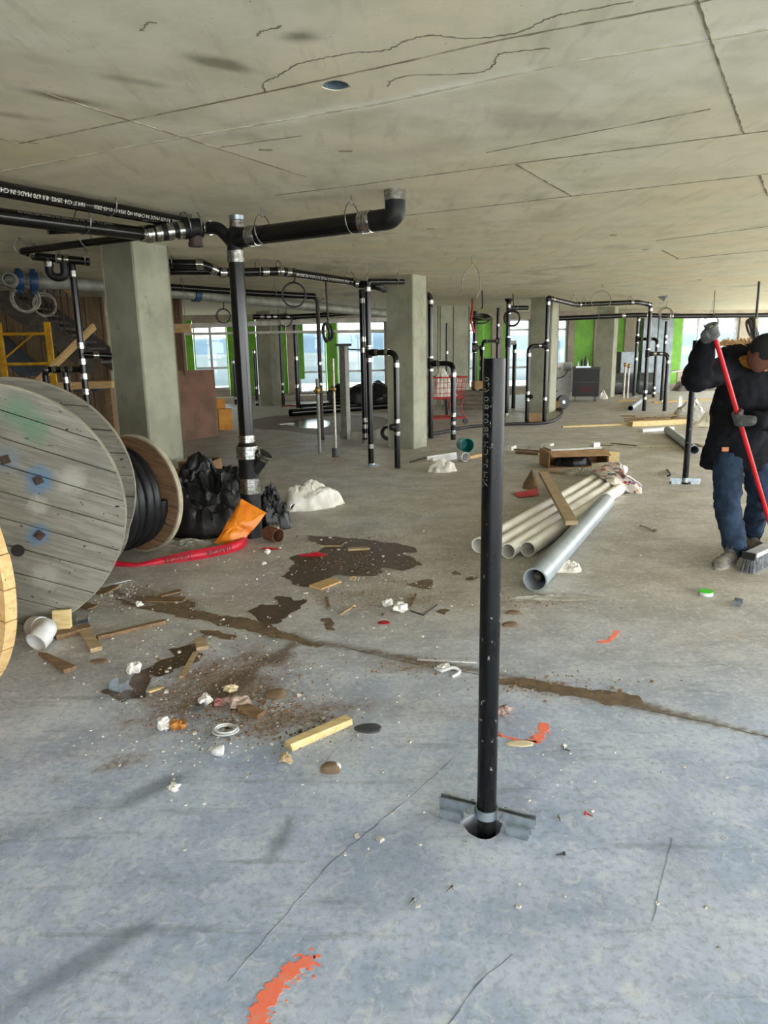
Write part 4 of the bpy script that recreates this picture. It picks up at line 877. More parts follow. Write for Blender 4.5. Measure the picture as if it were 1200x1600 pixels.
# danger tape
pth = spline([G(150, 884), G(205, 886), G(250, 882), G(300, 876), G(345, 868), G(378, 858), G(388, 846), G(380, 840)], 8); hts = [.022 + .050 * min(1, abs(i - 10) / 14) for i in range(len(pth))]; vs = []
for i, q in enumerate(pth):
    up = Vector((-.01, .02, hts[i])); vs += [q + Vector((0, 0, .001)), q + up]
mb = MB(); n = len(pth); mb.add(vs, [(2 * i, 2 * i + 2, 2 * i + 3, 2 * i + 1) for i in range(n - 1)]); tape = solo('danger_tape', mb, REDT, 'strip of red danger tape lying on the floor before the film', 'tape', smooth=True)
md = tape.modifiers.new('thick', 'SOLIDIFY'); md.thickness = .0015
def ontape(i0, i1):
    a, b = pth[i0], pth[i1]; ua, ub = Vector((-.02, .035, hts[i0])), Vector((-.02, .035, hts[i1])); L = (b - a).length
    def f(x, y):
        x, y = -x, -y; s = x / L + .5; v = y / (hts[min(n - 1, i0)] * 1.05) + .5
        i = min(n - 2, max(0, i0 + int(s * (i1 - i0)))); fr = s * (i1 - i0) - int(s * (i1 - i0)); p = pth[i].lerp(pth[i + 1], max(0, min(1, fr)))
        return p + Vector((-.01, .02, hts[i])) * v + Vector((0, -.006, .003))
    return f
textmesh('DANGER', .055, ontape(28, 36), 'lettering', INKB, tape); textmesh('DANGER', .048, ontape(16, 25), 'lettering', INKB, tape)
p = G(420, 858); solo('red_scrap', pillow([p + Vector((-.07, 0, .003)), p + Vector((0, .03, .004)), p + Vector((.09, -.02, .003)), p + Vector((.02, -.04, .003))], .012, 3, 3, .01), REDT, 'scrap of red tape near the rusty ring', 'tape', angle=.6)
p = G(486, 868); solo('red_scrap', pillow([p + Vector((-.1, 0, .003)), p + Vector((0, .06, .004)), p + Vector((.13, .02, .003)), p + Vector((.1, -.05, .003)), p + Vector((-.02, -.03, .003))], .03, 4, 4, .014), REDT, 'red plastic rag lying on the large wet patch', 'rag', angle=.6)

# ================================================================ plywood, timber post, far left stair
b0, b1 = G(250, 694), G(342, 681); lean = Vector((-.10, .42, 0))
h = zat(b1 + lean, 577); mb = MB(); nn = (b1 - b0).normalized().cross(ZU).normalized() * .009
mb.add([b0, b1, b1 + lean + ZU * h, b0 + lean + ZU * h] + [v + nn * -2 for v in (b0, b1, b1 + lean + ZU * h, b0 + lean + ZU * h)], [(0, 1, 2, 3), (7, 6, 5, 4), (0, 4, 5, 1), (1, 5, 6, 2), (2, 6, 7, 3), (3, 7, 4, 0)])
solo('plywood_sheet', mb, M('plywood_brown', hx(122, 86, 64), hx(100, 70, 52), 3, .6, 0, .05, 12), 'dark brown plywood sheet leaning behind the thick column', 'plywood', smooth=False)
P = Vector((D(281, 560, 12.75).x, 12.75, 0)); t = thing('timber_post', 'brown timber post with a crosspiece behind the leaning plywood', 'timber', P); mb = MB(); mb.box((P.x, P.y, CEIL / 2), (.09, .07, CEIL / 2)); obj('post', mb, M('post_brown', hx(110, 82, 58), hx(84, 64, 48), 6, .7, 0, .1, 20, (8, 8, 1)), t); mb = MB(); mb.beam(D(255, 513, 12.6), D(298, 513, 12.6), .08, .15); obj('crosspiece', mb, WOOD, t)
for c_, sz, m_, lab in ((G(353, 671), (.13, .1, .20), M('amber_card', hx(214, 150, 60), hx(190, 128, 46), 6, .7), 'amber cardboard box right of the leaning plywood'), (G(346, 664), (.10, .1, .27), M('amber_card', (0,) * 4), 'taller amber box half hidden by the leaning plywood')):
    mb = MB(); mb.box(c_ + ZU * sz[2], sz, Vector((.95, .3, 0)).normalized(), Vector((-.3, .95, 0)).normalized()); solo('amber_box', mb, m_, lab, 'box', smooth=False)
# staircase: stringers, treads, guard rail
YS = 12.2; s0 = D(-45, 420, YS); s1 = D(118, 536, YS); dS = s1 - s0
t = thing('steel_staircase', 'steel staircase with guard rail at the far left edge', 'staircase', (s1.x, s1.y, 0))
s2 = D(150, 562, YS); 
for dy in (0, 1.1):
    mb = MB(); o = Vector((0, dy, 0)); mb.beam(s0 + o - ZU * .12, s2 + o - ZU * .12, .05, .34); obj('stringer', mb, DKSTEEL, t)
for k in range(13):
    q = s0.lerp(s2, (k + .5) / 13); mb = MB(); mb.box(q + Vector((0, .55, -.10)), (.14, .53, .02)); obj('tread', mb, DKSTEEL, t)
for k in range(15):
    q = s0.lerp(s1, (k + .5) / 15); mb = MB(); mb.tube([q, q + ZU * .78], .010, 6); obj('baluster', mb, RUSTD, t)
mb = MB(); mb.beam(s0 + ZU * .8, s1 + ZU * .8, .05, .05); obj('handrail', mb, WOOD, t)
mb = MB(); mb.box(D(40, 588, YS + .6) + Vector((0, 0, -.2)), (1.5, .6, .05)); mb.beam(D(-40, 505, YS + .3), D(55, 585, YS + .3), .9, .08); obj('lower_flight', mb, M('stair_underside', hx(82, 86, 92), hx(66, 70, 76), 6, .6), t)
P = D(60, 560, 13.9); P.z = 0
mb = MB(); mb.box((P.x + .1, P.y, 1.26), (1.25, .03, 1.26)); o = struct('wall_stair', mb, M('stair_board', hx(150, 128, 98), hx(128, 106, 80), 3, .7, 0, .1, 20, (8, 1, 1)), smooth=False)
for k in range(9):
    mb = MB(); mb.box((P.x - 1.1 + k * .3, P.y - .035, 1.26), (.006, .006, 1.26)); obj('board_joint', mb, RUSTD, o)
# yellow scaffold frame
YF = 10.2; t = thing('scaffold_frame', 'yellow scaffold frame standing before the staircase', 'scaffold', (D(40, 560, YF).x, YF, 0)); xa, xb = D(4, 560, YF).x, D(80, 560, YF).x
za = zat(Vector((xb, YF, 0)), 503)
for x in (xa, xb):
    mb = MB(); mb.box((x, YF, za / 2), (.04, .02, za / 2)); obj('upright', mb, YELLOW, t)
for yy in (521, 568):
    z = zat(Vector((xb, YF, 0)), yy); mb = MB(); mb.tube([(xa, YF, z), (xb, YF, z)], .022, 10); obj('rail', mb, YELLOW, t)
z = zat(Vector((xb, YF, 0)), 521); mb = MB(); mb.tube([(xa, YF, z - .35), (xb - .2, YF, z)], .012, 8); obj('brace', mb, YELLOW, t)
a, b = D(84, 572, 9.6), D(142, 515, 9.9); mb = MB(); lo = a + (a - b) * (a.z / (b.z - a.z)); mb.beam(lo, b + (b - a) * .1, .04, .13, (0, -1, .2)); solo('timber_brace', mb, WOOD, 'long pine plank leaning diagonally behind the left drain riser', 'plank')
a, b = D(95, 603, 9.4), D(180, 600, 9.4); 
t = thing('timber_bench', 'low pine bench of planks behind the large reel', 'bench', (a.x, a.y, 0)); mb = MB(); mb.beam(a, b, .25, .09); obj('plank', mb, WOOD, t)
for f in (.1, .9):
    q = a.lerp(b, f); mb = MB(); mb.box((q.x, q.y, q.z / 2 - .02), (.04, .1, q.z / 2 - .025)); obj('leg', mb, WOODB, t)

# ================================================================ things in the far middle
t = thing('black_sack_pile', 'dark pile of black sacks behind the drain risers', 'sacks', G(552, 640), 0)
for k, (x, y, rx, h) in enumerate(((530, 636, .45, .62), (560, 639, .5, .66), (590, 638, .5, .7))):
    q = G(x, y) + Vector((0, .5, 0)); mb = MB(); mb.ell((0, 0, 0), (rx * .8, .42, h * .55), 26, 16)
    for v in mb.v: v *= 1 + .28 * noise.noise(v * 2.6 + Vector((k * 7, 0, 0))) + .22 * (abs(noise.noise(v * 6 + Vector((0, k * 5, 0)))) - .2)
    for v in mb.v: v.z = max(v.z, -h * .38) + h * .38; v += q
    obj('sack', mb, BLACKP, t, angle=.5)
for (xa_, ya), (xb_, yb), lab in (((454, 651), (640, 636), 'long black pipe lying on the floor in front of the black sacks'), ((470, 642), (600, 634), 'second long black pipe lying behind the first one')):
    a, b = G(xa_, ya), G(xb_, yb); rr = .085; a.z = b.z = rr; mb = MB(); hollow(mb, a, b, rr, .01); solo('black_pipe_length', mb, IRON, lab, 'pipe', 'long pipes on the far floor')
a = G(440, 636); mb = MB(); mb.tube(spline([a + ZU * .02, a + Vector((.2, .2, .02)), a + Vector((.45, -.05, .02)), G(470, 637) + ZU * .02], 6), .02, 8); solo('red_hose', mb, REDP, 'short red hose on the floor by the distant column', 'hose')
a = G(447, 663); mb = MB(); mb.box(a + ZU * .01, (.16, .05, .01), Vector((.8, .6, 0)), Vector((-.6, .8, 0))); solo('white_scrap', mb, FOAMW, 'white strip lying beside the distant puddle', 'scrap')
# red trolley
P = G(690, 662); t = thing('red_cart', 'red wire shopping cart loaded with plastic behind the middle column', 'cart', P, .35)
L, W_, zb, zt2 = .42, .28, .52, .92
for nm, zz, ex in (('basket_rim', zt2, 0), ('basket_floor_rim', zb, .06)):
    mb = MB(); cs = [(-L + ex, -W_ + ex / 2, zz), (L - ex, -W_ + ex / 2, zz), (L - ex, W_ - ex / 2, zz), (-L + ex, W_ - ex / 2, zz)]; mb.tube(cs + [cs[0]], .014, 8); obj(nm, mb, REDP, t, local=True)
mb = MB()
for k in range(11):
    f = -1 + 2 * k / 10
    for s in (-1, 1): mb.tube([(f * L, s * W_, zt2), (f * (L - .06), s * (W_ - .03), zb)], .005, 5)
for k in range(7):
    f = -1 + 2 * k / 6
    for s in (-1, 1): mb.tube([(s * L, f * W_, zt2), (s * (L - .06), f * (W_ - .03), zb)], .005, 5)
    mb.tube([(-(L - .06), f * (W_ - .03), zb), (L - .06, f * (W_ - .03), zb)], .005, 5)
for zz in (.62, .72, .82):
    ex = .06 * (zt2 - zz) / .4; cs = [(-L + ex, -W_ + ex / 2, zz), (L - ex, -W_ + ex / 2, zz), (L - ex, W_ - ex / 2, zz), (-L + ex, W_ - ex / 2, zz)]; mb.tube(cs + [cs[0]], .005, 5)
obj('basket_wire', mb, REDP, t, local=True)['kind'] = 'stuff'
for sx in (-1, 1):
    for sy in (-1, 1):
        mb = MB(); mb.tube(spline([(sx * (L - .05), sy * (W_ - .02), zb), (sx * (L - .12), sy * (W_ - .02), .35), (sx * (L - .02), sy * (W_ - .02), .12)], 5), .014, 8); obj('leg', mb, REDP, t, local=True)
        mb = MB(); mb.lathe([(-.015, 0), (-.015, .055), (.015, .055), (.015, 0)], (sx * (L - .02), sy * (W_ - .02), .057), (0, 1, 0), 16); obj('wheel', mb, BLACK, t, local=True)
mb = MB(); cs = [(-L + .03, -W_ + .02, .13), (L - .03, -W_ + .02, .13), (L - .03, W_ - .02, .13), (-L + .03, W_ - .02, .13)]; mb.tube(cs + [cs[0]], .014, 8); mb.box((0, 0, .13), (L - .05, W_ - .05, .006)); obj('lower_tray', mb, REDP, t, local=True)
mb = MB(); mb.tube([(-L, -W_, zt2), (-L - .12, -W_, zt2 + .08), (-L - .12, W_, zt2 + .08), (-L, W_, zt2)], .014, 8); obj('handle', mb, REDP, t, local=True)
P2 = Vector((P.x, P.y, .545)); solo('plastic_bundle', heap(P2, .34, .22, .48, 6.1, .35, 7, .4, 36, 12, 2.2), PLASTIC, 'white plastic bags heaped in the red cart', 'bag', angle=.6)
p = G(722, 640) + Vector((.1, .2, 0)); t = thing('timber_stack', 'grey timber stack with cardboard behind the red cart', 'timber', p)
for k in range(4):
    mb = MB(); mb.box(p + Vector((.0 + .03 * (k % 2), 0, .06 + k * .11)), (.55, .22, .05), Vector((.97, -.2, 0)).normalized(), Vector((.2, .97, 0)).normalized()); obj('beam', mb, M('grey_timber', hx(128, 118, 100), hx(106, 98, 84), 4, .8, 0, .1, 20, (1, 8, 8)), t)
openbox('cardboard_box', 'brown box on the grey timber stack', (p.x + .35, p.y, .485), .17, .14, .09, .2, CARD, flaps=False)
solo('plastic_bundle', heap(p + Vector((-.25, 0, .485)), .38, .2, .26, 9.3, 0, 7, .4, 30, 10, 2), PLASTIC, 'pale plastic sheeting piled on the grey timber stack', 'plastic sheet', angle=.6)
# hose on the floor
mb = MB(); mb.tube(spline([G(664, 683) + ZU * .03, G(700, 676) + ZU * .03, G(735, 669) + ZU * .03, G(790, 665) + ZU * .03, G(850, 663) + ZU * .03, G(872, 655) + ZU * .03, G(878, 645) + ZU * .03, G(868, 640) + ZU * .03], 8), .03, 10); solo('floor_hose', mb, BLACK, 'long dark hose curving over the floor behind the foreground pole', 'hose')
mb = MB(); p = G(606, 688); mb.torus(p + Vector((0, 0, .12)), (.3, 1, .2), .11, .018, 24, 8); mb.torus(p + Vector((.02, .03, .12)), (.2, 1, .3), .10, .018, 24, 8); solo('hose_loop', mb, BLACK, 'black hose loop at the left foot of the middle column', 'hose')
mb = MB(); p = G(560, 684); mb.box(p + ZU * .06, (.30, .12, .06), Vector((.98, .2, 0)).normalized(), Vector((-.2, .98, 0)).normalized()); solo('grey_block', mb, M('block_grey', hx(158, 152, 138), hx(140, 134, 120), 6, .8), 'pale grey block behind the riser by the grey post', 'block', smooth=False)
# white wheeled panel, wheel, black box
p = G(876, 626) + Vector((-.18, .3, 0)); t = thing('equipment_board', 'white painted panel on edge with socket box and cords', 'panel', p, .0); mb = MB(); mb.box((0, 0, .52), (.52, .03, .50)); obj('board', mb, WHITE, t, local=True); mb = MB(); mb.box((.40, -.05, .90), (.09, .03, .11)); sb = obj('socket_box', mb, M('socket_grey', hx(150, 152, 146), None, rough=.5), t, local=True)
for s in (-1, 1):
    mb = MB(); mb.box((s * .42, 0, .02), (.04, .22, .02)); obj('foot', mb, WHITE, t, local=True)
o = textmesh('OOF.', .13, lambda x, y: p + Vector((x + .10, -.033, y + .84)), 'lettering', INKB, t)
mb = MB(); q = p + Vector((0, -.08, 0)); mb.tube(spline([q + Vector((.40, 0, .82)), q + Vector((.30, -.02, .66)), q + Vector((0, -.01, .56)), q + Vector((-.15, 0, .5)), q + Vector((-.12, -.02, .28)), q + Vector((.12, -.01, .27)), q + Vector((.05, -.03, .08)), q + Vector((.3, -.05, .02))], 8), .012, 6); solo('power_cord', mb, WIRE, 'black power cord drooping across the white panel', 'cord')
p = G(873, 640) + Vector((.1, .05, 0)); t = thing('cable_drum', 'small black cable drum leaning by the column foot', 'cable reel', p)
mb = MB(); mb.lathe([(-.05, .03), (-.05, .16), (-.035, .17), (.035, .17), (.05, .16), (.05, .03)], p + ZU * .17, Vector((.35, -1, .1)), 26, close=True); obj('tyre', mb, BLACK, t); mb = MB(); mb.lathe([(-.055, 0), (-.055, .04), (.055, .04), (.055, 0)], p + ZU * .17, Vector((.35, -1, .1)), 14); obj('hub', mb, GALV, t)
def card(label, c, w_, h_, az, lean=.12, mat=None):
    ax = Vector((math.cos(az), math.sin(az), 0)); up = (ZU + Vector((-ax.y, ax.x, 0)) * lean).normalized(); mb = MB(); mb.box(Vector((c.x, c.y, 0)) + up * (h_ / 2), (w_ / 2, .004, h_ / 2), ax, ax.cross(up) * -1, up); solo('cardboard_piece', mb, mat or CARD, label, 'cardboard', smooth=False)
card('square of cardboard leaning between the riser legs', G(835, 660), .24, .19, -.1, .3); card('cardboard flap leaning on the small cable drum', G(866, 641), .22, .22, -.5, .35)
p = G(916, 627) + Vector((0, .15, 0)); t = thing('black_toolbox', 'black box on casters in front of the far column', 'toolbox', p, -.25)
mb = MB(); mb.box((0, 0, .5), (.34, .34, .36)); obj('body', mb, M('black_box', hx(26, 26, 28), hx(20, 20, 22), 6, .5), t, local=True); mb = MB(); mb.box((0, -.345, .52), (.32, .006, .008)); obj('lid_seam', mb, M('seam_grey', hx(70, 70, 70), None), t, local=True)
mb = MB(); mb.box((.02, -.345, .33), (.16, .005, .07)); obj('red_print', mb, M('red_dim', hx(80, 24, 26), hx(40, 20, 22), 20, .6), t, local=True); mb = MB(); mb.box((0, 0, .875), (.36, .36, .015)); obj('lid', mb, M('box_lid', hx(64, 64, 64), None, rough=.5), t, local=True)
for sx in (-1, 1):
    for sy in (-1, 1):
        mb = MB(); mb.lathe([(-.02, 0), (-.02, .055), (.02, .055), (.02, 0)], (sx * .26, sy * .26, .057), (1, 0, 0), 16); mb.box((sx * .26, sy * .26, .115), (.03, .03, .025)); obj('caster', mb, M('caster_grey', hx(110, 110, 108), None, rough=.5), t, local=True)
zt3 = .90; q = Vector((p.x - .12, p.y, .892)); t = thing('tool_tray', 'pale tray of bottles standing on the black wheeled box', 'tray', q); mb = MB(); mb.box(q + ZU * .02, (.2, .16, .02)); obj('tray', mb, GALV, t)
for k, (dx, hh) in enumerate(((-.1, .12), (0, .2), (.09, .26), (.14, .16))):
    mb = MB(); mb.lathe([(.04, 0), (.04, .03), (.04 + hh * .6, .03), (.04 + hh * .8, .012), (.04 + hh, .012), (.04 + hh, 0)], q + Vector((dx, 0, 0)), ZU, 12); obj('bottle', mb, (WHITE, BLACK, BLACK, GALV)[k], t)
p = G(942, 623); solo('plastic_bundle', heap(p, .14, .12, .22, 4.4, 0, 8, .4, 24, 8), PLASTIC, 'small white bag at the far column foot beside the black box', 'bag', angle=.6)
# ducts
DUCT = M('duct_steel', hx(112, 118, 120), hx(92, 98, 102), 4, .32, .6)
for x0, x1, y, lab in ((955, 977, 616, 'round galvanised duct lying left of the risers in the distance'), (997, 1022, 616, 'round dark galvanised duct lying behind the right risers')):
    a, b = G(x0, y) + Vector((0, .0, 0)), G(x1, y) + Vector((0, .0, 0)); a.z = b.z = .32; mb = MB(); hollow(mb, a, b, .32, .012, 32); solo('round_duct', mb, DUCT, lab, 'duct', 'sheet metal ducts', angle=.4)
for x0, x1, z1_, lab in ((999, 1019, 2.25, 'tall grey sheet-metal duct standing behind the crossbar riser'), (1022, 1043, 2.25, 'tall ribbed sheet-metal duct nearest the far right window'), (967, 992, 1.25, 'short shiny duct section standing above the round duct')):
    a, b = D(x0, 580, 22.5), D(x1 - 1, 580, 22.6); a.z = b.z = 0; t = thing('upright_duct', lab, 'duct', a.lerp(b, .5), 0, 'sheet metal ducts'); w2 = (b - a).length / 2; mb = MB(); mb.box(a.lerp(b, .5) + ZU * z1_ / 2, (w2, .22, z1_ / 2)); obj('shell', mb, DUCT, t)
    for k in range(1, 6):
        mb = MB(); mb.box(a.lerp(b, .5) + ZU * (z1_ * k / 6), (w2 + .012, .232, .01)); obj('rib', mb, DUCT, t)
a = G(1075, 609) + Vector((0, -.45, 0)); solo('debris_sheet', heap(a + Vector((0, .0, 0)), .75, .24, .36, 7.7, .1, 4, .5, 30, 8, 3), M('debris_dark', hx(96, 90, 80), hx(70, 66, 60), 6, .8), 'dark rubble heaped under the far right window', 'rubble', angle=.6)
mb = MB(); p = D(1068, 578, a.y); mb.box(p, (.5, .18, .012), Vector((1, .1, .12)).normalized(), Vector((-.1, 1, 0)).normalized()); solo('white_board', mb, WHITE, 'white board lying on the rubble by the far right window', 'board')

# ================================================================ pipes and boxes on the middle floor
def lay(label, fx, fy, bx, by, r, mat, name='pvc_pipe', wall=.005, z0=0.0, group='plastic pipes piled on the floor', bell=True):
    a, b = G(fx, fy, r + z0), G(bx, by, r + z0); t = thing(name, label, 'pipe', (a.x, a.y, 0), 0, group); mb = MB(); hollow(mb, a, b, r, wall, 28); obj('tube', mb, mat, t)
    if bell:
        d = (b - a).normalized(); mb = MB(); mb.lathe([(-.002, r - wall), (-.002, r + .003), (.02, r + .003), (.024, r)], a, d, 28); obj('end_rim', mb, mat, t)
    return a, b, r
rp = .057
def lay3(label, a, L, az, r, mat):
    a = Vector(a); b = a + Vector((math.sin(math.radians(az)), math.cos(math.radians(az)), 0)) * L; t = thing('pvc_pipe', label, 'pipe', (a.x, a.y, 0), 0, 'plastic pipes piled on the floor'); mb = MB(); hollow(mb, a, b, r, .005, 28); tb = obj('tube', mb, mat, t)
    d = (b - a).normalized(); mb = MB(); mb.lathe([(-.002, r - .005), (-.002, r + .002), (.02, r + .002), (.024, r)], a, d, 28); obj('end_rim', mb, mat, t); return t, a, b
lay3('white pipe at the far left of the pipe pile, end seen left of the pole', (.70, 5.09, rp), 2.98, 32, rp - .001, PVC)
lay3('longest white pipe, second of the pile, reaching out beyond the printed sack', (.797, 5.0, rp), 3.82, 32, rp - .002, PVC)
t3, a3, b3 = lay3('white pipe third from the left of the pile, right of the pole', (.890, 4.925, rp), 2.70, 32.1, rp - .002, PVC)
lay3('white pipe beside the grey one, nearest white end of the pile', (1.040, 4.965, rp), 2.53, 32.6, rp, PVC)
lay('grey plastic pipe lying nearest in front of the white pipe pile', 836, 906, 947, 784, .074, PVCG, wall=.007)
a, b = G(849, 747, .1), G(893, 829, .1); a.z, b.z = .155, .160
t0 = thing('pine_plank', 'tan pine plank lying across the white pipes', 'plank', a); mb = MB(); mb.beam(a, b, .095, .036); obj('board', mb, WOODG, t0)
def printed():
    t = NT('printed_sack'); p = t.pos(); c = t.mix(t.ramp(t.noise(p, 14, 3), .54, .58), hx(228, 222, 214), hx(190, 52, 58)); c = t.mix(t.ramp(t.noise(p, 9, 2), .58, .62), c, hx(70, 96, 130)); m = t.ramp(t.noise(p, 3.2, 2), .40, .52); c = t.mix(m, hx(230, 224, 212), c); return t.out(c, .4)
yb = lambda x: D(x, 750, 6.9)
P0 = [(924, 723, .15), (970, 722, .17), (979, 744, .16), (1003, 758, .05), (1003, 772, .01), (985, 770, .01), (957, 758, .10), (936, 744, .13), (926, 735, .13)]
solo('printed_sack', pillow([G(x, y, z) for x, y, z in P0], .11, 6.0, 7, .02, 8, 5, ZU), printed(), 'white sack with red and blue print draped over the pipe ends', 'bag', angle=.6)
c = G(882, 893); solo('plastic_rag', heap(c + Vector((.03, .05, 0)), .12, .08, .05, 3.7, .3, 10, .8, 28, 8), PLASTIC, 'white plastic rag right of the grey pipe end', 'rag', angle=.6)
c = G(870, 934); solo('plastic_strip', heap(c, .28, .05, .018, 6.6, -.05, 10, .9, 30, 6), FILM, 'clear plastic strip lying before the grey pipe', 'plastic sheet', angle=.6)
p = G(835, 907, .02); mb = MB(); mb.ell((p.x + .03, p.y + .05, .035), (.035, .05, .03)); solo('stone', mb, M('wet_stone', hx(120, 112, 98), hx(96, 88, 76), 12, .5), 'small stone lying in the mouth of the grey pipe', 'stone')
# scraps behind the pile
p = G(820, 775); solo('red_scrap', pillow([G(800, 772) + ZU * .01, G(838, 766) + ZU * .02, G(843, 775) + ZU * .01, G(812, 779) + ZU * .01], .03, 5, 4, .012, 9, 4, ZU), REDT, 'strip of red tape left of the white pipe pile', 'tape', angle=.6)
mb = MB(); mb.add([G(817, 764), G(840, 767), G(843, 757) + ZU * .05, G(830, 751) + ZU * .12, G(818, 758) + ZU * .02], [(0, 1, 2, 3, 4)]); o = solo('paper_scrap', mb, WOODB, 'dark folded scrap behind the left end of the pipe pile', 'scrap'); o.modifiers.new('t', 'SOLIDIFY').thickness = .006
# open box with dark contents and foam board
ba = G(862, 736); bb = G(944, 728)
bc = Vector(((ba.x + bb.x) / 2, (ba.y + bb.y) / 2 + .24, 0)); t = thing('cardboard_box', 'cardboard box lying open towards the camera beyond the pipe pile', 'box', bc, .08)
for nm, cc, hh in (('side', (-.38, 0, .1), (.004, .2, .1)), ('side', (.38, 0, .1), (.004, .2, .1)), ('back', (0, .2, .1), (.38, .004, .1)), ('bottom', (0, 0, .004), (.38, .2, .004)), ('top', (0, .03, .197), (.38, .17, .004))):
    mb = MB(); mb.box(cc, hh); obj(nm, mb, CARD, t, local=True)
mb = MB(); mb.box((0, -.22, .185), (.37, .09, .003), Vector((1, 0, 0)), Vector((0, 1, .28)).normalized(), Vector((0, -.28, 1)).normalized()); obj('flap', mb, CARD, t, local=True); mb = MB(); mb.box((.44, -.2, .1), (.07, .003, .09), Vector((.9, -.3, 0)).normalized(), Vector((.3, .9, 0)).normalized()); obj('flap', mb, WOODP, t, local=True)
c = Vector((bc.x - .03, bc.y - .03, .010)); solo('black_bundle', heap(c, .25, .11, .15, 4.9, .1, 9, .5, 30, 8, 2.4), BLACKP, 'black plastic wrapped bundle inside the open cardboard box', 'plastic sheet', angle=.6)
mb = MB(); c = Vector(((ba.x + bb.x) / 2 + .0, (ba.y + bb.y) / 2 + .33, .216)); mb.box(c, (.33, .15, .012), Vector((.99, .12, .02)).normalized(), Vector((-.12, .99, 0)).normalized()); solo('foam_board', mb, FOAMW, 'pale foam board lying on the open cardboard box', 'board', smooth=False)
mb = MB(); mb.box((bc.x + .27, bc.y + .02, .258), (.05, .04, .03), Vector((.9, .4, 0)).normalized(), Vector((-.4, .9, 0)).normalized()); solo('foam_block', mb, WHITE, 'small white foam block on the foam board', 'foam')
def plank(label, a, b, wd, th, mat, name='wood_scrap', z=0.0, cat='wood', group=None):
    a, b = Vector(a), Vector(b); a.z += th / 2 + .001 + z; b.z += th / 2 + .001 + z; mb = MB(); mb.beam(a, b, wd, th)
    for v in mb.v: v += Vector((random.uniform(-.004, .004), random.uniform(-.004, .004), 0))
    return solo(name, mb, mat, label, cat, group, smooth=False)
GW = 'scattered scraps of wood'
plank('brown board strip left of the open box', G(808, 708), G(843, 711), .09, .03, WOODB, group=GW); plank('thin dark stick behind the foreground pole', G(800, 703), G(860, 707), .03, .02, WOODB, group=GW)
mb = MB(); p = G(855, 699); mb.box(p + ZU * .03, (.09, .07, .03), AX, BX); solo('foam_block', mb, FOAMW, 'grey foam block left of the open box', 'foam', smooth=False)
mb = MB(); p = G(797, 703); mb.box(p + ZU * .03, (.10, .06, .03), AX, BX); solo('foam_block', mb, FOAMW, 'white block right behind the foreground pole', 'foam', smooth=False)
plank('dark stick lying right of the open box', G(955, 693), G(995, 697), .03, .012, WOODB, group=GW); plank('thin brown lath behind the open box', G(920, 696), G(958, 697), .03, .012, WOODB, group=GW); plank('grey-brown scrap under the open box front', G(845, 737), G(880, 741), .06, .03, WOODG, group=GW)
c = G(905, 742); solo('plastic_film', heap(c, .22, .12, .07, 8.1, 0, 10, .7, 30, 8), FILM, 'clear film crumpled in front of the open box', 'plastic sheet', angle=.6)
# teal bucket, white pipe pieces, bag
p = G(733, 709); t = thing('teal_bucket', 'teal plastic bucket lying on its side', 'bucket', p); ax = Vector((.28, -1, 0)).normalized(); c = p + Vector((-.02, .12, .105))
mb = MB(); mb.lathe([(-.2, 0), (-.2, .085), (.0, .103), (.012, .108), (.012, .1), (-.19, .08), (-.19, 0)], c, ax, 28); obj('shell', mb, M('teal_plastic', hx(20, 130, 122), hx(14, 108, 102), 6, .4), t)
p = G(727, 721); mb = MB(); hollow(mb, p + Vector((0, -.02, .062)), p + Vector((-.05, .10, .062)), .062, .008); solo('pvc_ring', mb, PVCB, 'short white pipe ring in front of the teal bucket', 'pipe')
a, b = G(672, 722), G(718, 715); mb = MB(); a.z = b.z = .0; mb.beam(a + ZU * .003, b + ZU * .003, .12, .006); d = (b - a).normalized(); s = Vector((-d.y, d.x, 0)); mb.beam(a + s * .06 + ZU * .035, b + s * .06 + ZU * .035, .004, .07); mb.beam(a - s * .06 + ZU * .03, b - s * .06 + ZU * .03, .004, .06); solo('white_channel', mb, WHITE, 'white plastic trunking left of the teal bucket', 'trunking')
plank('pine stick between the white ring and the foreground pole', G(733, 717), G(762, 711), .05, .04, WOOD, group=GW)
c = G(690, 738); solo('white_bag', heap(c + Vector((.0, .1, 0)), .19, .13, .14, 1.9, .2, 7, .28, 34, 10), PLASTIC, 'crumpled white plastic bag left of the teal bucket', 'bag', angle=.6)
mb = MB(); mb.tube(spline([G(640, 723) + ZU * .01, G(655, 719) + ZU * .012, G(672, 714) + ZU * .01], 5), .01, 6); solo('wire_piece', mb, WIRE, 'thin wire on the floor left of the white trunking', 'wire')
# lumber and plastic on the right
plank('long pale lath on the floor in the right distance', G(878, 668), G(985, 664), .07, .03, WOODP, group=GW); plank('thick pale timber among the right-hand scraps', G(985, 666), G(1078, 662), .16, .09, WOODP, group=GW); plank('white board in front of the pale timber', G(1001, 675), G(1050, 671), .10, .05, WHITE, 'white_board', cat='board')
lay('grey pipe lying near the second pole and the person', 1085, 703, 1043, 672, .062, PVCG, wall=.006)
t = thing('scrap_pile', 'pile of brown scraps behind the pale timber on the right', 'scraps', G(1010, 660))
rnd = random.Random(4)
for k in range(22):
    x, y = rnd.uniform(975, 1075), rnd.uniform(655, 661); q = G(x, y); g = rnd.uniform(-.4, .4); mb = MB(); mb.box(q + ZU * rnd.uniform(.02, .09), (rnd.uniform(.1, .35), rnd.uniform(.02, .06), .01), Vector((math.cos(g), math.sin(g), rnd.uniform(-.1, .1))).normalized(), Vector((-math.sin(g), math.cos(g), 0))); obj('slat', mb, (WOODB, WOODG, CARDD)[k % 3], t, smooth=False)
FILM2 = M('pale_clear_film', hx(206, 204, 196), hx(170, 168, 158), 9, .22, 0, .5, 16)
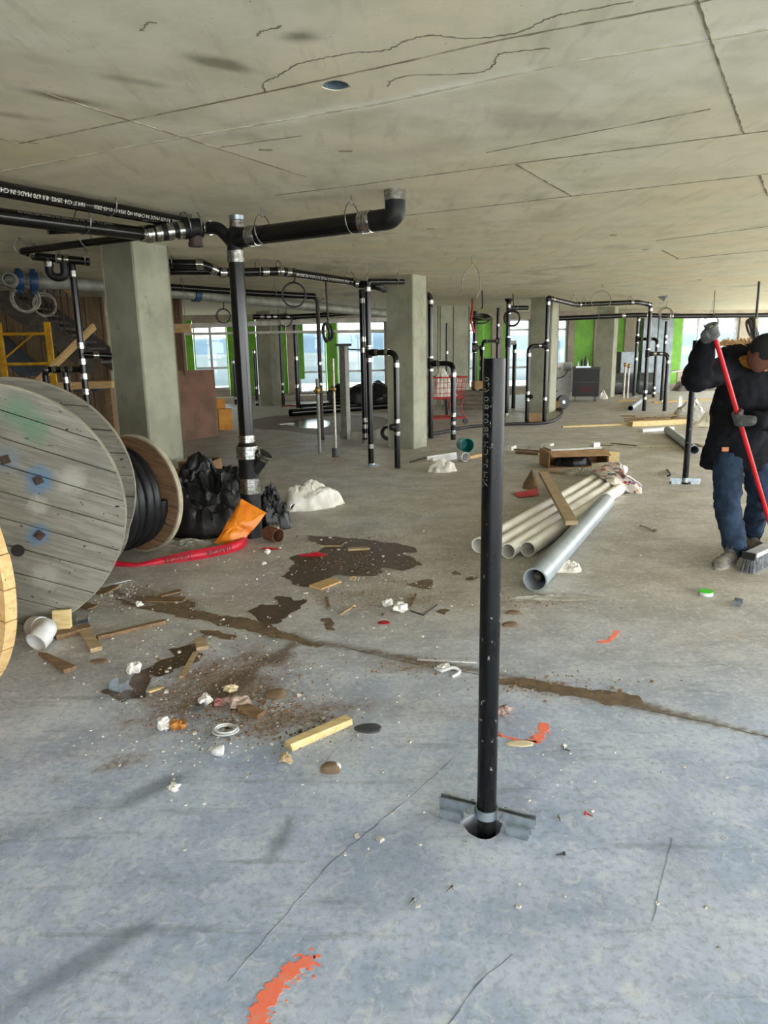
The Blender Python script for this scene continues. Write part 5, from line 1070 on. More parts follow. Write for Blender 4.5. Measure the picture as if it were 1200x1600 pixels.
c = G(1082, 655); solo('plastic_film', heap(c, .42, .25, .34, 2.9, 0, 7, .7, 36, 10), FILM2, 'heap of clear plastic wrap behind the second pole', 'plastic sheet', angle=.6)
solo('plastic_film', pillow([G(1058, 652) + ZU * .02, G(1066, 650) + ZU * .02, D(1066, 620, G(1060, 651).y), D(1062, 618, G(1060, 651).y)], .03, 2, 4, .02), FILM2, 'upright corner of clear plastic left of the wrap heap', 'plastic sheet', angle=.6)
solo('white_bag', pillow([G(1083, 668) + ZU * .01, G(1108, 668) + ZU * .01, G(1112, 660) + ZU * .16, G(1104, 655) + ZU * .2], .04, 7, 4, .02), PLASTIC, 'white plastic sheet beside the person behind the grey pipe', 'plastic sheet', angle=.6)
a, b = G(985, 642), G(1003, 628); a.z = b.z = .06; mb = MB(); hollow(mb, a, b, .06, .006); solo('steel_pipe_length', mb, GALV, 'short shiny pipe lying by the right-hand risers', 'pipe')
mb = MB(); mb.box(G(993, 626) + ZU * .01, (.5, .04, .01), Vector((.99, .12, 0)).normalized()); mb.beam(G(1020, 629) + ZU * .01, G(1120, 624) + ZU * .01, .12, .02); solo('yellow_strip', mb, M('yellow_strip', hx(200, 160, 70), hx(180, 140, 60), 9, .7), 'yellow strip along the floor behind the right risers', 'strip')
mb = MB(); mb.tube(spline([G(1000, 822) + ZU * .006, G(1012, 826) + ZU * .006, G(1022, 832) + ZU * .006], 5), .004, 6); mb.ell(G(1023, 831) + ZU * .012, (.018, .012, .012)); solo('wire_piece', mb, M('grey_scrap', hx(120, 116, 108), None, rough=.6), 'bit of wire with a plug on the floor left of the person', 'wire')
mb = MB(); mb.tube(spline([G(1042, 735) + ZU * .01, G(1047, 745) + ZU * .03, G(1043, 745) + ZU * .01], 4), .012, 6); solo('wire_piece', mb, WIRE, 'dark curled strap left of the second pole', 'strap')
plank('brown chip by the second pole foot', G(1080, 755), G(1092, 752), .05, .012, WOODB, group=GW); plank('brown scrap right of the grey pipe end', G(1086, 694), G(1100, 699), .06, .012, WOODB, group=GW)

# ================================================================ wet patches and crumbs
def wetmat(name, c1, c2, rough):
    t = NT(name); p = t.pos(); n = t.noise(p, 14, 5, .7); c = t.mix(t.ramp(n, .35, .65), c1, c2); t.bump(t.noise(p, 60, 3), .25, .004); return t.out(c, rough, 0, .5)
WET = wetmat('wet_grime', hx(92, 76, 58), hx(66, 54, 42), .38); WETD = wetmat('damp_grime', hx(126, 106, 82), hx(96, 80, 62), .6); WATER = wetmat('puddle_water', hx(96, 84, 66), hx(70, 60, 48), .05)
def patch(label, px, mat, seed, name='wet_patch', org=None, sc=1.0, cat='stain'):
    P = [G(org[0] + x / sc, org[1] + y / sc) if org else G(x, y) for x, y in px]; out = []; n = len(P)
    P = spline(P[-1:] + P + P[:2], 4)[4:-4]; n = len(P)
    for i in range(n):
        a, b = P[i], P[(i + 1) % n]; k = max(1, int((b - a).length / .014))
        for j in range(k):
            q = a.lerp(b, j / k); d = Vector((noise.noise(q * 9 + Vector((seed, 0, 0))), noise.noise(q * 9 + Vector((0, seed, 5))), 0)) * .035 + Vector((noise.noise(q * 30 + Vector((seed, 3, 0))), noise.noise(q * 30 + Vector((7, seed, 5))), 0)) * .02; out.append(q + d)
    c = sum(out, Vector()) / len(out); V2 = [Vector((q.x - c.x, q.y - c.y)) for q in out]; N = len(V2)
    r_ = geometry.delaunay_2d_cdt(V2, [], [list(range(N))], 1, 1e-5); mb = MB(); mb.add([(v.x, v.y, .0012) for v in r_[0]], [tuple(f) for f in r_[2]]); bm = bmesh.new(); bm.from_mesh(mb.mesh('outline'))
    for f in bm.faces:
        f.normal_update()
        if f.normal.z < 0: f.normal_flip()
    me = bpy.data.meshes.new(name); bm.to_mesh(me); bm.free(); o = obj(name, me, mat); o.location = (c.x, c.y, .001 if name == 'puddle' else 0); tag(o, label, cat, 'wet patches on the slab')
    return o
o7 = ((380, 800), 3.0); o6 = ((140, 980), 2.5)
patch('large dark wet patch in front of the tall stack', [(300, 110), (420, 120), (560, 125), (640, 140), (720, 150), (800, 165), (810, 190), (740, 200), (800, 215), (820, 250), (740, 275), (660, 265), (640, 295), (560, 300), (440, 295), (380, 320), (340, 355), (250, 350), (205, 310), (210, 270), (250, 235), (210, 215), (260, 200), (340, 190), (380, 160), (310, 130)], WET, 1, org=o7[0], sc=3)
patch('rounded wet patch left of the plywood chip', [(145, 400), (220, 395), (230, 415), (295, 410), (290, 440), (220, 480), (140, 525), (60, 500), (40, 460), (80, 435), (160, 430)], WET, 2, org=o7[0], sc=3)
patch('heart-shaped damp spot right of the large wet patch', [(780, 335), (850, 320), (885, 325), (880, 355), (850, 360), (800, 350)], WETD, 3, org=o7[0], sc=3)
patch('small damp spot nearest the left of the pole', [(1040, 315), (1070, 305), (1096, 312), (1070, 324)], WETD, 4, org=o7[0], sc=3); patch('small damp spot above the others left of the pole', [(980, 282), (1000, 276), (1026, 288), (1000, 297)], WETD, 5, org=o7[0], sc=3)
patch('small damp spot near the bent wire', [(905, 462), (940, 448), (966, 460), (930, 482)], WETD, 6, org=o7[0], sc=3); patch('square damp spot near the plywood chip', [(372, 503), (410, 503), (430, 545), (395, 550)], WETD, 7, org=o7[0], sc=3)
patch('wet patch running past the small metal channel', [(310, 92), (420, 58), (432, 95), (420, 132), (370, 152), (300, 190), (230, 192), (238, 230), (215, 270), (130, 287), (95, 272), (58, 256), (60, 240), (160, 240), (150, 212), (210, 170), (290, 132), (325, 110)], WET, 8, org=o6[0], sc=2.5)
patch('short wet streak above the debris pile', [(440, 14), (480, 12), (575, 34), (562, 46), (500, 42), (445, 26)], WETD, 9, org=o6[0], sc=2.5)
patch('damp band along the joint left of the crossing', [(180, 934), (228, 946), (288, 938), (303, 945), (294, 950), (330, 958), (360, 963), (400, 968), (423, 977), (447, 990), (473, 997), (503, 1007), (500, 1011), (467, 1004), (447, 999), (413, 990), (360, 980), (315, 970), (288, 967), (255, 957), (228, 953), (192, 943)], WETD, 10)
patch('damp band along the joint right of the pole', [(775, 1058), (815, 1060), (867, 1067), (920, 1074), (962, 1081), (1025, 1109), (1004, 1107), (948, 1098), (902, 1091), (850, 1082), (775, 1068)], WETD, 11)
patch('shallow shining puddle on the far left floor', [(455, 658), (480, 654), (505, 656), (520, 662), (500, 669), (470, 668), (450, 664)], WATER, 12, 'puddle', cat='puddle')
patch('dark damp area around the far puddle', [(385, 660), (430, 650), (520, 648), (600, 652), (598, 668), (560, 676), (500, 680), (440, 672), (400, 670)], WETD, 13)
def crumbs(label, spots, sizes, mats, seed, name):
    """loose grit nobody could count"""
    rnd = random.Random(seed); mb = MB()
    for (x, y), (sx, sy), n in spots:
        for _ in range(n):
            q = G(rnd.gauss(x, sx), min(1590, max(700, rnd.gauss(y, sy)))); s = rnd.uniform(*sizes) * (1 if rnd.random() < .9 else 2); R = Matrix.Rotation(rnd.uniform(0, 6), 3, 'Z')
            vs = [q + R @ Vector((rnd.uniform(.5, 1) * a * s, rnd.uniform(.4, 1) * b * s, (rnd.uniform(.6, 1.1) * s if c else 0))) for c in (0, 1) for a, b in ((-1, -1), (1, -1), (1, 1), (-1, 1))]
            mb.add(vs, [(0, 3, 2, 1), (4, 5, 6, 7), (0, 1, 5, 4), (1, 2, 6, 5), (2, 3, 7, 6), (3, 0, 4, 7)])
    o = obj(name, mb, mats, smooth=False); tag(o, label, 'grit', kind='stuff'); return o
DIRTM = M('crumb_brown', hx(146, 118, 90), hx(108, 86, 66), 60, .9)
crumbs('brown dirt crumbs around the debris pile and wet patches', [((330, 1090), (55, 32), 800), ((420, 1115), (55, 22), 700), ((390, 1040), (60, 25), 350), ((555, 875), (60, 22), 500), ((590, 935), (55, 14), 250), ((240, 935), (40, 12), 200), ((660, 1040), (45, 8), 150), ((860, 1070), (70, 10), 150), ((850, 938), (50, 8), 120), ((1010, 658), (60, 6), 60)], (.0014, .0048), DIRTM, 11, 'dirt_crumbs')
crumbs('pale concrete grit scattered over the slab', [((330, 1090), (120, 70), 300), ((560, 890), (110, 40), 200), ((175, 925), (26, 9), 140), ((600, 1150), (250, 140), 90), ((850, 1250), (180, 120), 60), ((900, 900), (200, 80), 80), ((250, 960), (120, 40), 90), ((460, 850), (60, 18), 60)], (.002, .006), M('crumb_pale', hx(206, 200, 188), hx(176, 170, 158), 60, .9), 12, 'pale_grit')

# ================================================================ small debris in the foreground
# pvc elbow
p = G(54, 1016); t = thing('pvc_fitting', 'white plastic pipe fitting lying by the big reel', 'pipe fitting', p)
rr = .051; a0 = p + Vector((.02, .0, rr)); c1 = p + Vector((.045, .09, rr + .035)); c2 = p + Vector((-.06, .17, rr + .01)); pts = fillet([a0, c1, c2], .09, 8); mb = MB(); mb.tube(pts, rr, 26, False); obj('bend', mb, PVCB, t)
d = (pts[0] - pts[1]).normalized(); mb = MB(); mb.lathe([(-.05, rr), (-.05, rr + .006), (.012, rr + .006), (.012, rr - .002), (-.05, rr - .008), (-.09, rr - .012), (-.09, 0)], pts[0], d, 28); obj('front_hub', mb, PVCB, t)
d = (pts[-1] - pts[-2]).normalized(); mb = MB(); mb.lathe([(-.05, rr), (-.05, rr + .006), (.03, rr + .006), (.03, rr - .003), (.0, rr - .003), (0, 0)], pts[-1], d, 28); obj('rear_hub', mb, PVCB, t)
p = G(98, 990); mb = MB(); up = Vector((-.02, .22, 1)).normalized(); ax_ = Vector((.97, .12, 0)).normalized(); mb.box(p + Vector((0, .0, .003)) + up * .065, (.046, .017, .064), ax_, ax_.cross(up) * -1, up); solo('wood_block', mb, WOODP, 'pale pine block standing upright by the white fitting', 'wood', smooth=False)
plank('weathered board offcut beside the upright pine block', G(86, 998), G(142, 984), .075, .03, WOODB, group=GW); plank('short tan stick pointing at the camera near the white fitting', G(133, 990), G(151, 1018), .055, .022, WOODG, group=GW); plank('long thin brown lath right of the upright pine block', G(152, 999), G(257, 974), .035, .02, WOODB, group=GW)
mb = MB(); a, b, c = G(60, 1024), G(100, 1053), G(120, 1046); mb.prism([a, b, c, G(75, 1026)], .001, .02); solo('wood_scrap', mb, WOODB, 'tapered brown shim lying in front of the white fitting', 'wood', GW, smooth=False)
plank('flat brown shingle piece at the joint', G(224, 937), G(288, 938), .09, .008, WOODB, group=GW); plank('second shingle piece over the joint', G(250, 934), G(283, 926), .05, .008, WOODB, group=GW, z=.009); plank('tilted brown chip near the reel foot', G(156, 930), G(182, 917), .06, .012, WOODB, group=GW); plank('brown chip closest under the big reel', G(122, 944), G(145, 951), .07, .01, WOODB, group=GW)
plank('small upright-lying tan chip above the debris pile', G(313, 1002), G(317, 1016), .06, .02, WOODG, group=GW); plank('curved pale splinter beside the wet patch', G(284, 1060), G(306, 1022), .02, .012, WOODG, group=GW); plank('pale stick left of the debris', G(232, 1083), G(256, 1075), .012, .008, WOODP, group=GW)
plank('square plywood chip on the large wet patch edge', G(492, 920), G(524, 908), .11, .012, WOOD, group=GW); plank('narrow tan strip inside the large wet patch', G(544, 860), G(577, 858), .05, .015, WOODG, group=GW); plank('thin bent stick in the large wet patch', G(500, 854), G(534, 854), .012, .008, WOODG, group=GW)
plank('pale pine stick with clean ends in the foreground', G(451, 1171), G(546, 1130), .045, .03, WOODP, group=GW); plank('small brown block inside the debris pile', G(378, 1110), G(408, 1122), .05, .025, WOODB, group=GW); plank('white plastic strip left of the foreground pole', G(652, 1032), G(745, 1036), .012, .006, PVCB, 'plastic_strip', cat='strip')
plank('dark thin stick below the plywood chip', G(510, 934), G(514, 952), .012, .008, WOODB, group=GW); plank('pale twig crossing the dirt', G(531, 961), G(554, 947), .012, .01, WOODG, group=GW); plank('dark bent stick nearest the crumpled paper', G(641, 950), G(650, 930), .012, .01, WOODB, group=GW); plank('long thin pale stick beside the danger tape', G(250, 874), G(306, 868), .012, .008, WOODG, group=GW); plank('white sliver between the danger tape and the reel', G(152, 918), G(205, 906), .025, .004, PVCB, 'plastic_strip', cat='strip')
def clip(label, p, az, s=1.0):
    ca = Vector((math.cos(az), math.sin(az), 0)); cb = Vector((-ca.y, ca.x, 0)); mb = MB(); mb.box(p + ZU * .003, (.035 * s, .028 * s, .002), ca, cb); mb.box(p + ca * .034 * s + ZU * .021 * s, (.002, .028 * s, .02 * s), ca, cb); mb.box(p - ca * .034 * s + ZU * .021 * s, (.002, .028 * s, .02 * s), ca, cb); solo('metal_clip', mb, GALV, label, 'metal clip', 'galvanised channel clips', smooth=False)
clip('shiny metal channel on the wet patch', G(186, 1077), -.5); clip('shiny metal channel near the upright pine block', G(129, 972), .5, .9); clip('small metal channel in the debris pile', G(311, 1108), .9, .6); clip('small metal channel on the floor right of the person\'s shoes', G(1152, 945), .9, .8)
PAPER = M('white_paper', hx(232, 230, 224), hx(208, 204, 196), 20, .7)
def crumple(label, px, r, seed, mat=None, name='crumpled_paper', flat=.7):
    p = G(*px); mb = MB(); mb.ell((0, 0, 0), (1, 1, flat), 12, 8)
    for v in mb.v:
        k = 1 + .75 * noise.noise(v * 1.7 + Vector((seed, 0, 0))) + .6 * (abs(noise.noise(v * 3.7 + Vector((0, seed, 0)))) - .2); v *= k * r
    mz = min(v.z for v in mb.v)
    for v in mb.v: v.z -= mz; v += p
    solo(name, mb, mat or PAPER, label, 'scrap', 'crumpled scraps', smooth=False)
crumple('crumpled white paper above the metal channel', (208, 1052), .032, 1); crumple('crumpled white paper ball in the debris pile', (322, 1101), .028, 2); crumple('white paper ball at the left edge of the debris', (256, 1140), .030, 3); crumple('crumpled white paper in the middle of the floor', (626, 957), .038, 4); crumple('grey-white scrap left of the crumpled paper', (606, 948), .028, 5)
crumple('white crumb near the joint by the reel', (218, 948), .022, 6); crumple('amber scrap beside the paper ball', (280, 1140), .030, 7, M('amber_scrap', hx(190, 130, 60), hx(150, 96, 40), 20, .5), 'amber_scrap', .5); crumple('white bit under the wet patch edge', (418, 866), .022, 8); crumple('white crumb below the tape', (413, 883), .016, 9); crumple('small speckled lump right behind the foreground pole', (788, 1118), .028, 10, M('speckled', hx(190, 170, 160), hx(120, 90, 80), 90, .8), 'mortar_lump'); crumple('cream card scrap in the debris pile', (361, 1080), .030, 11, M('cream', hx(226, 212, 176), hx(206, 190, 150), 10, .7), 'card_scrap', .4); crumple('pinkish wrapper in the debris pile', (345, 1100), .03, 12, M('pink_scrap', hx(180, 110, 110), hx(140, 110, 100), 30, .6), 'wrapper', .4); crumple('twisted grey rag in the debris pile', (372, 1104), .045, 13, M('rag_grey', hx(170, 150, 136), hx(130, 112, 98), 30, .8), 'rag', .5); crumple('tan lump beside the plywood chip', (552, 908), .025, 14, WOODG, 'mortar_lump', .6); crumple('pale lump near the debris on the floor', (444, 1186), .016, 15, WOODG, 'mortar_lump'); crumple('small tan lump below the pine stick', (448, 1192), .02, 16, WOODG, 'mortar_lump')
crumple('white scrap alone on the near floor', (271, 1233), .02, 17, None, 'crumpled_paper', .35); crumple('small white paper bit left of the pole', (695, 1046), .028, 18, None, 'crumpled_paper', .4)
def disc(label, px, rx, ry, h, mat, name, az=0.0, cat='scrap'):
    p = G(*px); mb = MB(); ca = Vector((math.cos(az), math.sin(az), 0)); cb = Vector((-ca.y, ca.x, 0)); vs = []; prof = [(1, 0), (1.0, .35), (.9, .8), (.6, 1), (.2, 1.02)]; N = 26
    for f, z in prof:
        for k in range(N):
            a = 2 * PI * k / N; e = 1 + .07 * math.sin(3 * a + rx * 90) + .03 * math.sin(7 * a); vs.append(p + ca * rx * f * e * math.cos(a) + cb * ry * f * e * math.sin(a) + ZU * h * z)
    mb.add(vs, [(i * N + k, i * N + (k + 1) % N, (i + 1) * N + (k + 1) % N, (i + 1) * N + k) for i in range(4) for k in range(N)] + [tuple(range(N))[::-1], tuple(4 * N + k for k in range(N))]); solo(name, mb, mat, label, cat, angle=1.0)
disc('dark oval rubber lid right of the pine stick', (576, 1139), .056, .036, .010, M('dark_lid', hx(66, 68, 72), hx(50, 52, 56), 40, .6, 0, .3, 60), 'rubber_lid'); disc('flat brown stone on top of the debris pile', (431, 1087), .050, .040, .022, M('brown_stone', hx(126, 104, 82), hx(106, 86, 66), 12, .8), 'stone', cat='stone'); disc('flat brown stone nearest right of the pole', (798, 977), .045, .030, .016, M('brown_stone', (0,) * 4), 'stone', cat='stone'); disc('brown stone above the nearest one right of the pole', (803, 958), .04, .025, .014, M('brown_stone', (0,) * 4), 'stone', cat='stone'); disc('oval damp clay blob left of the metal channel', (155, 1034), .045, .022, .010, M('brown_stone', (0,) * 4), 'clay_blob'); disc('brown and white crushed piece below the oval lid', (517, 1204), .036, .026, .028, M('brown_stone', (0,) * 4), 'mortar_lump'); disc('red plastic chip on the middle floor', (600, 973), .035, .025, .006, REDP, 'red_chip'); disc('cream flake beside the orange paint mark', (813, 1162), .055, .022, .004, M('cream', (0,) * 4), 'paint_flake')
p = G(353, 1143); t = thing('plastic_ring', 'white plastic coil ring at the lower debris edge', 'ring', p)
for k, (R_, zz) in enumerate(((.050, .006), (.043, .014), (.035, .008))): mb = MB(); mb.torus(p + ZU * zz, (.05 * k, .1, 1), R_, .004, 30, 8); obj('loop', mb, PVCB, t)
p = G(345, 1180); mb = MB(); mb.ell(p + ZU * .02, (.036, .026, .02), 16, 8); mb.v = [v if v.x < p.x + .01 else Vector((p.x + .01, v.y, v.z)) for v in mb.v]; solo('plastic_cup_piece', mb, PVCB, 'broken half of a white plastic cup on the near floor', 'scrap')
p = G(527, 1203); mb = MB(); mb.ell(p + ZU * .014, (.014, .02, .014), 12, 8); solo('plastic_cup_piece', mb, PVCB, 'white chip stuck to the crushed piece', 'scrap')
mb = MB(); mb.tube(spline([G(680, 1045) + ZU * .004, G(690, 1050) + ZU * .006, G(708, 1049) + ZU * .02, G(718, 1052) + ZU * .008, G(706, 1059) + ZU * .004], 6), .008, 6); solo('tape_curl', mb, PVCB, 'curled white strip by the joint left of the pole', 'strip')
mb = MB(); mb.tube([G(641, 955) + ZU * .004, G(662, 962) + ZU * .004, G(683, 946) + ZU * .004], .004, 6); solo('wire_piece', mb, WIRE, 'bent dark wire right of the crumpled paper', 'wire')
mb = MB(); mb.tube([G(190, 1098) + ZU * .003, G(216, 1085) + ZU * .003], .003, 5); solo('wire_piece', mb, WIRE, 'straight dark wire below the metal channel', 'wire')
def screw(label, px, az, col):
    p = G(*px); d = Vector((math.cos(az), math.sin(az), 0)); mb = MB(); mb.lathe([(0, 0), (.004, .002), (.024, .0028), (.026, .006), (.03, .006), (.03, 0)], p + ZU * .005, d, 8); solo('screw', mb, col, label, 'screw', 'loose screws on the slab')
screw('grey screw lying right of the pole clamp', (875, 1286), 1.4, ROD); screw('red-tipped screw right of the grey one', (927, 1278), 2.4, REDP); screw('loose bolt lower left of the pole', (697, 1397), .8, ROD); screw('second loose bolt left of the first', (637, 1418), .9, ROD); screw('dark screw near the orange mark', (891, 1176), 2.2, ROD); screw('dark screw in the near floor right of the hole', (868, 1338), .2, WIRE)
p = G(1103, 929); t = thing('tape_roll', 'small green and white tape roll on the floor before the person', 'tape', p); mb = MB(); mb.lathe([(0, .02), (0, .040), (.020, .040), (.020, .02)], p, ZU, 24, close=True); obj('core', mb, WHITE, t); mb = MB(); mb.lathe([(.020, .0), (.020, .041), (.024, .041), (.024, 0)], p, ZU, 24); obj('cap', mb, M('lime', hx(70, 210, 40), None, rough=.5), t)

# ================================================================ person sweeping
def fuse(name, mb, voxel, it, mat, parent=None, noise_amp=0.0, nf=14):
    me = mb.mesh(name); o = bpy.data.objects.new(name, me); COL.objects.link(o)
    m = o.modifiers.new('r', 'REMESH'); m.mode = 'VOXEL'; m.voxel_size = voxel
    if it: s = o.modifiers.new('s', 'SMOOTH'); s.iterations = it; s.factor = .5
    dg = bpy.context.evaluated_depsgraph_get(); e = bpy.data.meshes.new_from_object(o.evaluated_get(dg)); bpy.data.objects.remove(o)
    if noise_amp:
        for v in e.vertices:
            d = abs(noise.noise(v.co * nf)) - .25 + .5 * (abs(noise.noise(v.co * nf * 2.1)) - .25); v.co += v.normal * d * noise_amp
    e.shade_smooth(); e.name = name; return obj(name, e, mat, parent)
def limb(mb, pts, rs, n=14): 
    mb.tube(pts, rs, n)
    for p, r in zip(pts, rs): mb.ell(p, (r, r, r), n, 8)
SKIN = M('skin_shaded', hx(112, 72, 54), hx(96, 60, 44), 12, .55)
JACK = M('jacket_black', hx(16, 18, 23), hx(10, 11, 15), 10, .8, 0, .25, 26, spec=.2)
JEAN = M('denim', hx(44, 60, 80), hx(30, 42, 58), 9, .85, 0, .3, 120, spec=.2)
GLOV = M('grey_glove', hx(98, 100, 98), hx(72, 74, 74), 30, .7, 0, .2, 60); SHOE = M('dusty_shoe', hx(140, 134, 124), hx(84, 80, 76), 16, .75, 0, .2, 60); SOLE = M('shoe_sole', hx(166, 160, 148), hx(128, 122, 112), 20, .8)
YP = 4.85
hipC = D(1162, 690, YP); neck = D(1180, 572, YP - .08); headC = D(1193, 553, YP - .24)
shR, shL = D(1134, 577, YP - .03), D(1216, 580, YP - .03); elR, wrR = D(1090, 588, YP - .2), D(1104, 534, YP - .33); elL, wrL = D(1242, 655, YP - .22), D(1177, 657, YP - .36)
h1, t1 = G(1151, 877), G(1115, 892); h2, t2 = G(1164, 855), G(1200, 872)
hpR, hpL = hipC + Vector((-.1, 0, -.04)), hipC + Vector((.1, 0, -.04)); knR, knL = D(1136, 790, YP - .14), D(1189, 780, YP - .04); anR, anL = h1 + Vector((-.03, -.02, .11)), h2 + Vector((.03, -.02, .11))
person = MB()
limb(person, [hipC, hipC.lerp(neck, .5), neck + Vector((0, .02, -.08))], [.09, .09, .085]); limb(person, [neck + Vector((0, .02, -.08)), neck, headC - ZU * .03], [.08, .055, .05])
limb(person, [neck + Vector((0, .02, -.08)), shR, elR, wrR], [.09, .06, .045, .03]); limb(person, [neck + Vector((0, .02, -.08)), shL, elL, wrL], [.09, .06, .045, .03])
limb(person, [hpR, knR, anR], [.07, .05, .04]); limb(person, [hpL, knL, anL], [.07, .05, .04])
fd = Vector((.45, -.6, -.75)).normalized(); hr = fd.cross(ZU).normalized(); hu = hr.cross(fd).normalized(); RM = Matrix((hr, fd, hu)).transposed()
person.ell(headC, (.074, .092, .112), 20, 14, RM); person.ell(headC + fd * .03 - hu * .065, (.052, .055, .05), 14, 10, RM); person.ell(headC + fd * .096 - hu * .015, (.014, .022, .026), 10, 8, RM); person.ell(headC + fd * .075 + hu * .03, (.055, .02, .014), 12, 8, RM)
for s in (-1, 1): person.ell(headC + hr * (.076 * s) - fd * .005, (.010, .022, .032), 10, 8, RM)
PER = fuse('person', person, .011, 3, SKIN); tag(PER, 'person in black winter jacket and jeans sweeping with a red-handled broom', 'person')
for s in (-1, 1):
    mb = MB(); mb.ell(headC + hr * (.03 * s) + fd * .085 + hu * .008, (.011, .006, .007), 10, 8, RM); obj('eye', mb, M('eye_white', hx(190, 186, 180), None, rough=.3), PER)
mb = MB(); mb.ell(headC + fd * .088 - hu * .058, (.022, .008, .006), 12, 8, RM); obj('mouth', mb, M('lip', hx(120, 66, 58), None, rough=.5), PER)
# jacket
jk = MB(); up = (neck - hipC)
prof = [(-.34, .262, .185), (-.2, .258, .185), (0, .245, .175), (.2, .235, .155), (.4, .235, .16), (.6, .232, .165), (.78, .215, .15), (.9, .17, .13), (1.0, .105, .10)]
for k in range(40):
    f = -.34 + 1.34 * k / 39; i_ = max(i for i in range(len(prof) - 1) if prof[i][0] <= f + 1e-6); a_, b_ = prof[i_], prof[i_ + 1]; g = (f - a_[0]) / (b_[0] - a_[0])
    jk.ell(hipC + up * f + Vector((0, .03, 0)), (a_[1] + (b_[1] - a_[1]) * g, a_[2] + (b_[2] - a_[2]) * g, .045), 24, 8)
limb(jk, [shR + Vector((.06, .0, -.02)), shR, elR + Vector((-.01, 0, -.01)), elR.lerp(wrR, .6), wrR.lerp(elR, .08)], [.11, .10, .092, .075, .058], 16); limb(jk, [shL + Vector((-.06, 0, -.02)), shL, elL, elL.lerp(wrL, .6), wrL.lerp(elL, .10)], [.11, .10, .09, .075, .06], 16)
jacket = fuse('jacket', jk, .013, 4, JACK, PER, .022, 9); jacket['label'] = 'black hooded winter jacket'
mb = MB(); q = D(1133, 702, YP - .17); mb.box(q, (.022, .004, .014)); obj('leather_patch', mb, M('patch_leather', hx(170, 104, 62), None, rough=.6), jacket)
# hood lying back on the shoulders, with its fur edge
HC = neck + Vector((-.035, .03, .095)); mb = MB(); mb.ell(HC + Vector((0, .06, -.01)), (.17, .12, .075), 24, 12); hood = obj('hood', mb, JACK, jacket, angle=1.2); hood['label'] = 'black hood lying back on the shoulders'
fu = MB(); rnd = random.Random(9)
for k in range(520):
    a = rnd.uniform(.35, 2 * PI - .9); ring = Vector((math.sin(a) * -.155, math.cos(a) * -.13, 0)); c = HC + ring + ZU * (.045 + .012 * math.cos(a)) ; d = (ring.normalized() * rnd.uniform(-.1, .9) + ZU * rnd.uniform(.1, 1) + Vector((rnd.uniform(-.5, .5), rnd.uniform(-.5, .5), rnd.uniform(-.3, .3)))).normalized(); L = rnd.uniform(.03, .055); s_ = d.cross(Vector((.3, .5, .8))).normalized() * .006; q = d.cross(s_).normalized() * .006
    fu.add([c + s_, c - s_ * .5 + q, c - s_ * .5 - q, c + d * L], [(0, 1, 2), (0, 3, 1), (1, 3, 2), (2, 3, 0)])
o = obj('fur_trim', fu, M('tan_fur', hx(236, 206, 150), hx(200, 160, 104), 60, .9), jacket, smooth=False); o['kind'] = 'stuff'; o['label'] = 'tan fur trim of the hood'
mb = MB(); mb.torus(neck + Vector((.0, -.01, .03)), (.1, -.3, 1), .085, .035, 26, 12); obj('neck_warmer', mb, M('mustard_knit', hx(168, 120, 44), hx(140, 98, 30), 40, .9), PER, angle=1.2)['label'] = 'mustard yellow neck warmer'
mb = MB(); mb.ell(headC + hu * .03 - fd * .012, (.086, .10, .098), 20, 12, RM); obj('knit_cap', mb, M('black_knit', hx(20, 20, 22), None, rough=.9), PER, angle=1.2)['label'] = 'black knit cap'
# jeans
jn = MB(); jn.ell(hipC - ZU * .05, (.17, .11, .13), 18, 10)
limb(jn, [hpR, hpR.lerp(knR, .5), knR, knR.lerp(anR, .55), anR + Vector((0, 0, .0))], [.105, .098, .086, .080, .078], 16); limb(jn, [hpL, hpL.lerp(knL, .5), knL, knL.lerp(anL, .55), anL + Vector((0, 0, .0))], [.105, .098, .086, .076, .072], 16)
fuse('jeans', jn, .012, 3, JEAN, PER, .022, 11)['label'] = 'faded dark blue jeans'
# shoes
def shoe(h, t, nm):
    d = (t - h); d.z = 0; L = d.length; d.normalize(); s = Vector((-d.y, d.x, 0)); R3 = Matrix((d, s, ZU)).transposed(); mb = MB(); L = .29; h = (h + t) / 2 - d * L / 2
    for f, rx, ry, rz, z in ((.16, .05, .040, .05, .05), (.3, .06, .042, .055, .06), (.48, .07, .046, .046, .048), (.66, .07, .05, .040, .040), (.82, .055, .05, .034, .036)): mb.ell(h + d * L * f + ZU * z, (rx, ry, rz), 16, 10, R3)
    limb(mb, [h + d * L * .2 + ZU * .07, h + d * L * .18 + ZU * .13], [.045, .046])
    o = fuse(nm, mb, .007, 3, SHOE, PER); mb = MB()
    pts = []
    for k in range(28):
        a = 2 * PI * k / 28; w_ = .046 + .008 * math.cos(a); pts.append(h + d * (L * .5 + L * .5 * math.cos(a)) + s * w_ * math.sin(a))
    mb.prism(pts, .001, .026); obj('sole', mb, SOLE, o); mb = MB()
    for k in range(5):
        f = .32 + .075 * k; z = .108 - .011 * k; mb.tube(spline([h + d * L * f + s * .034 + ZU * (z - .022), h + d * L * (f + .02) + ZU * z, h + d * L * (f + .05) - s * .034 + ZU * (z - .022)], 4), .0035, 6)
    for sg in (-1, 1): mb.torus(h + d * L * .33 + s * .03 * sg + ZU * .115, (d * .5 + ZU * .6 + s * sg), .022, .003, 16, 5)
    obj('laces', mb, M('lace', hx(86, 82, 76), None, rough=.8), o); return o
shoe(h1, t1, 'shoe'); shoe(h2, t2, 'shoe')
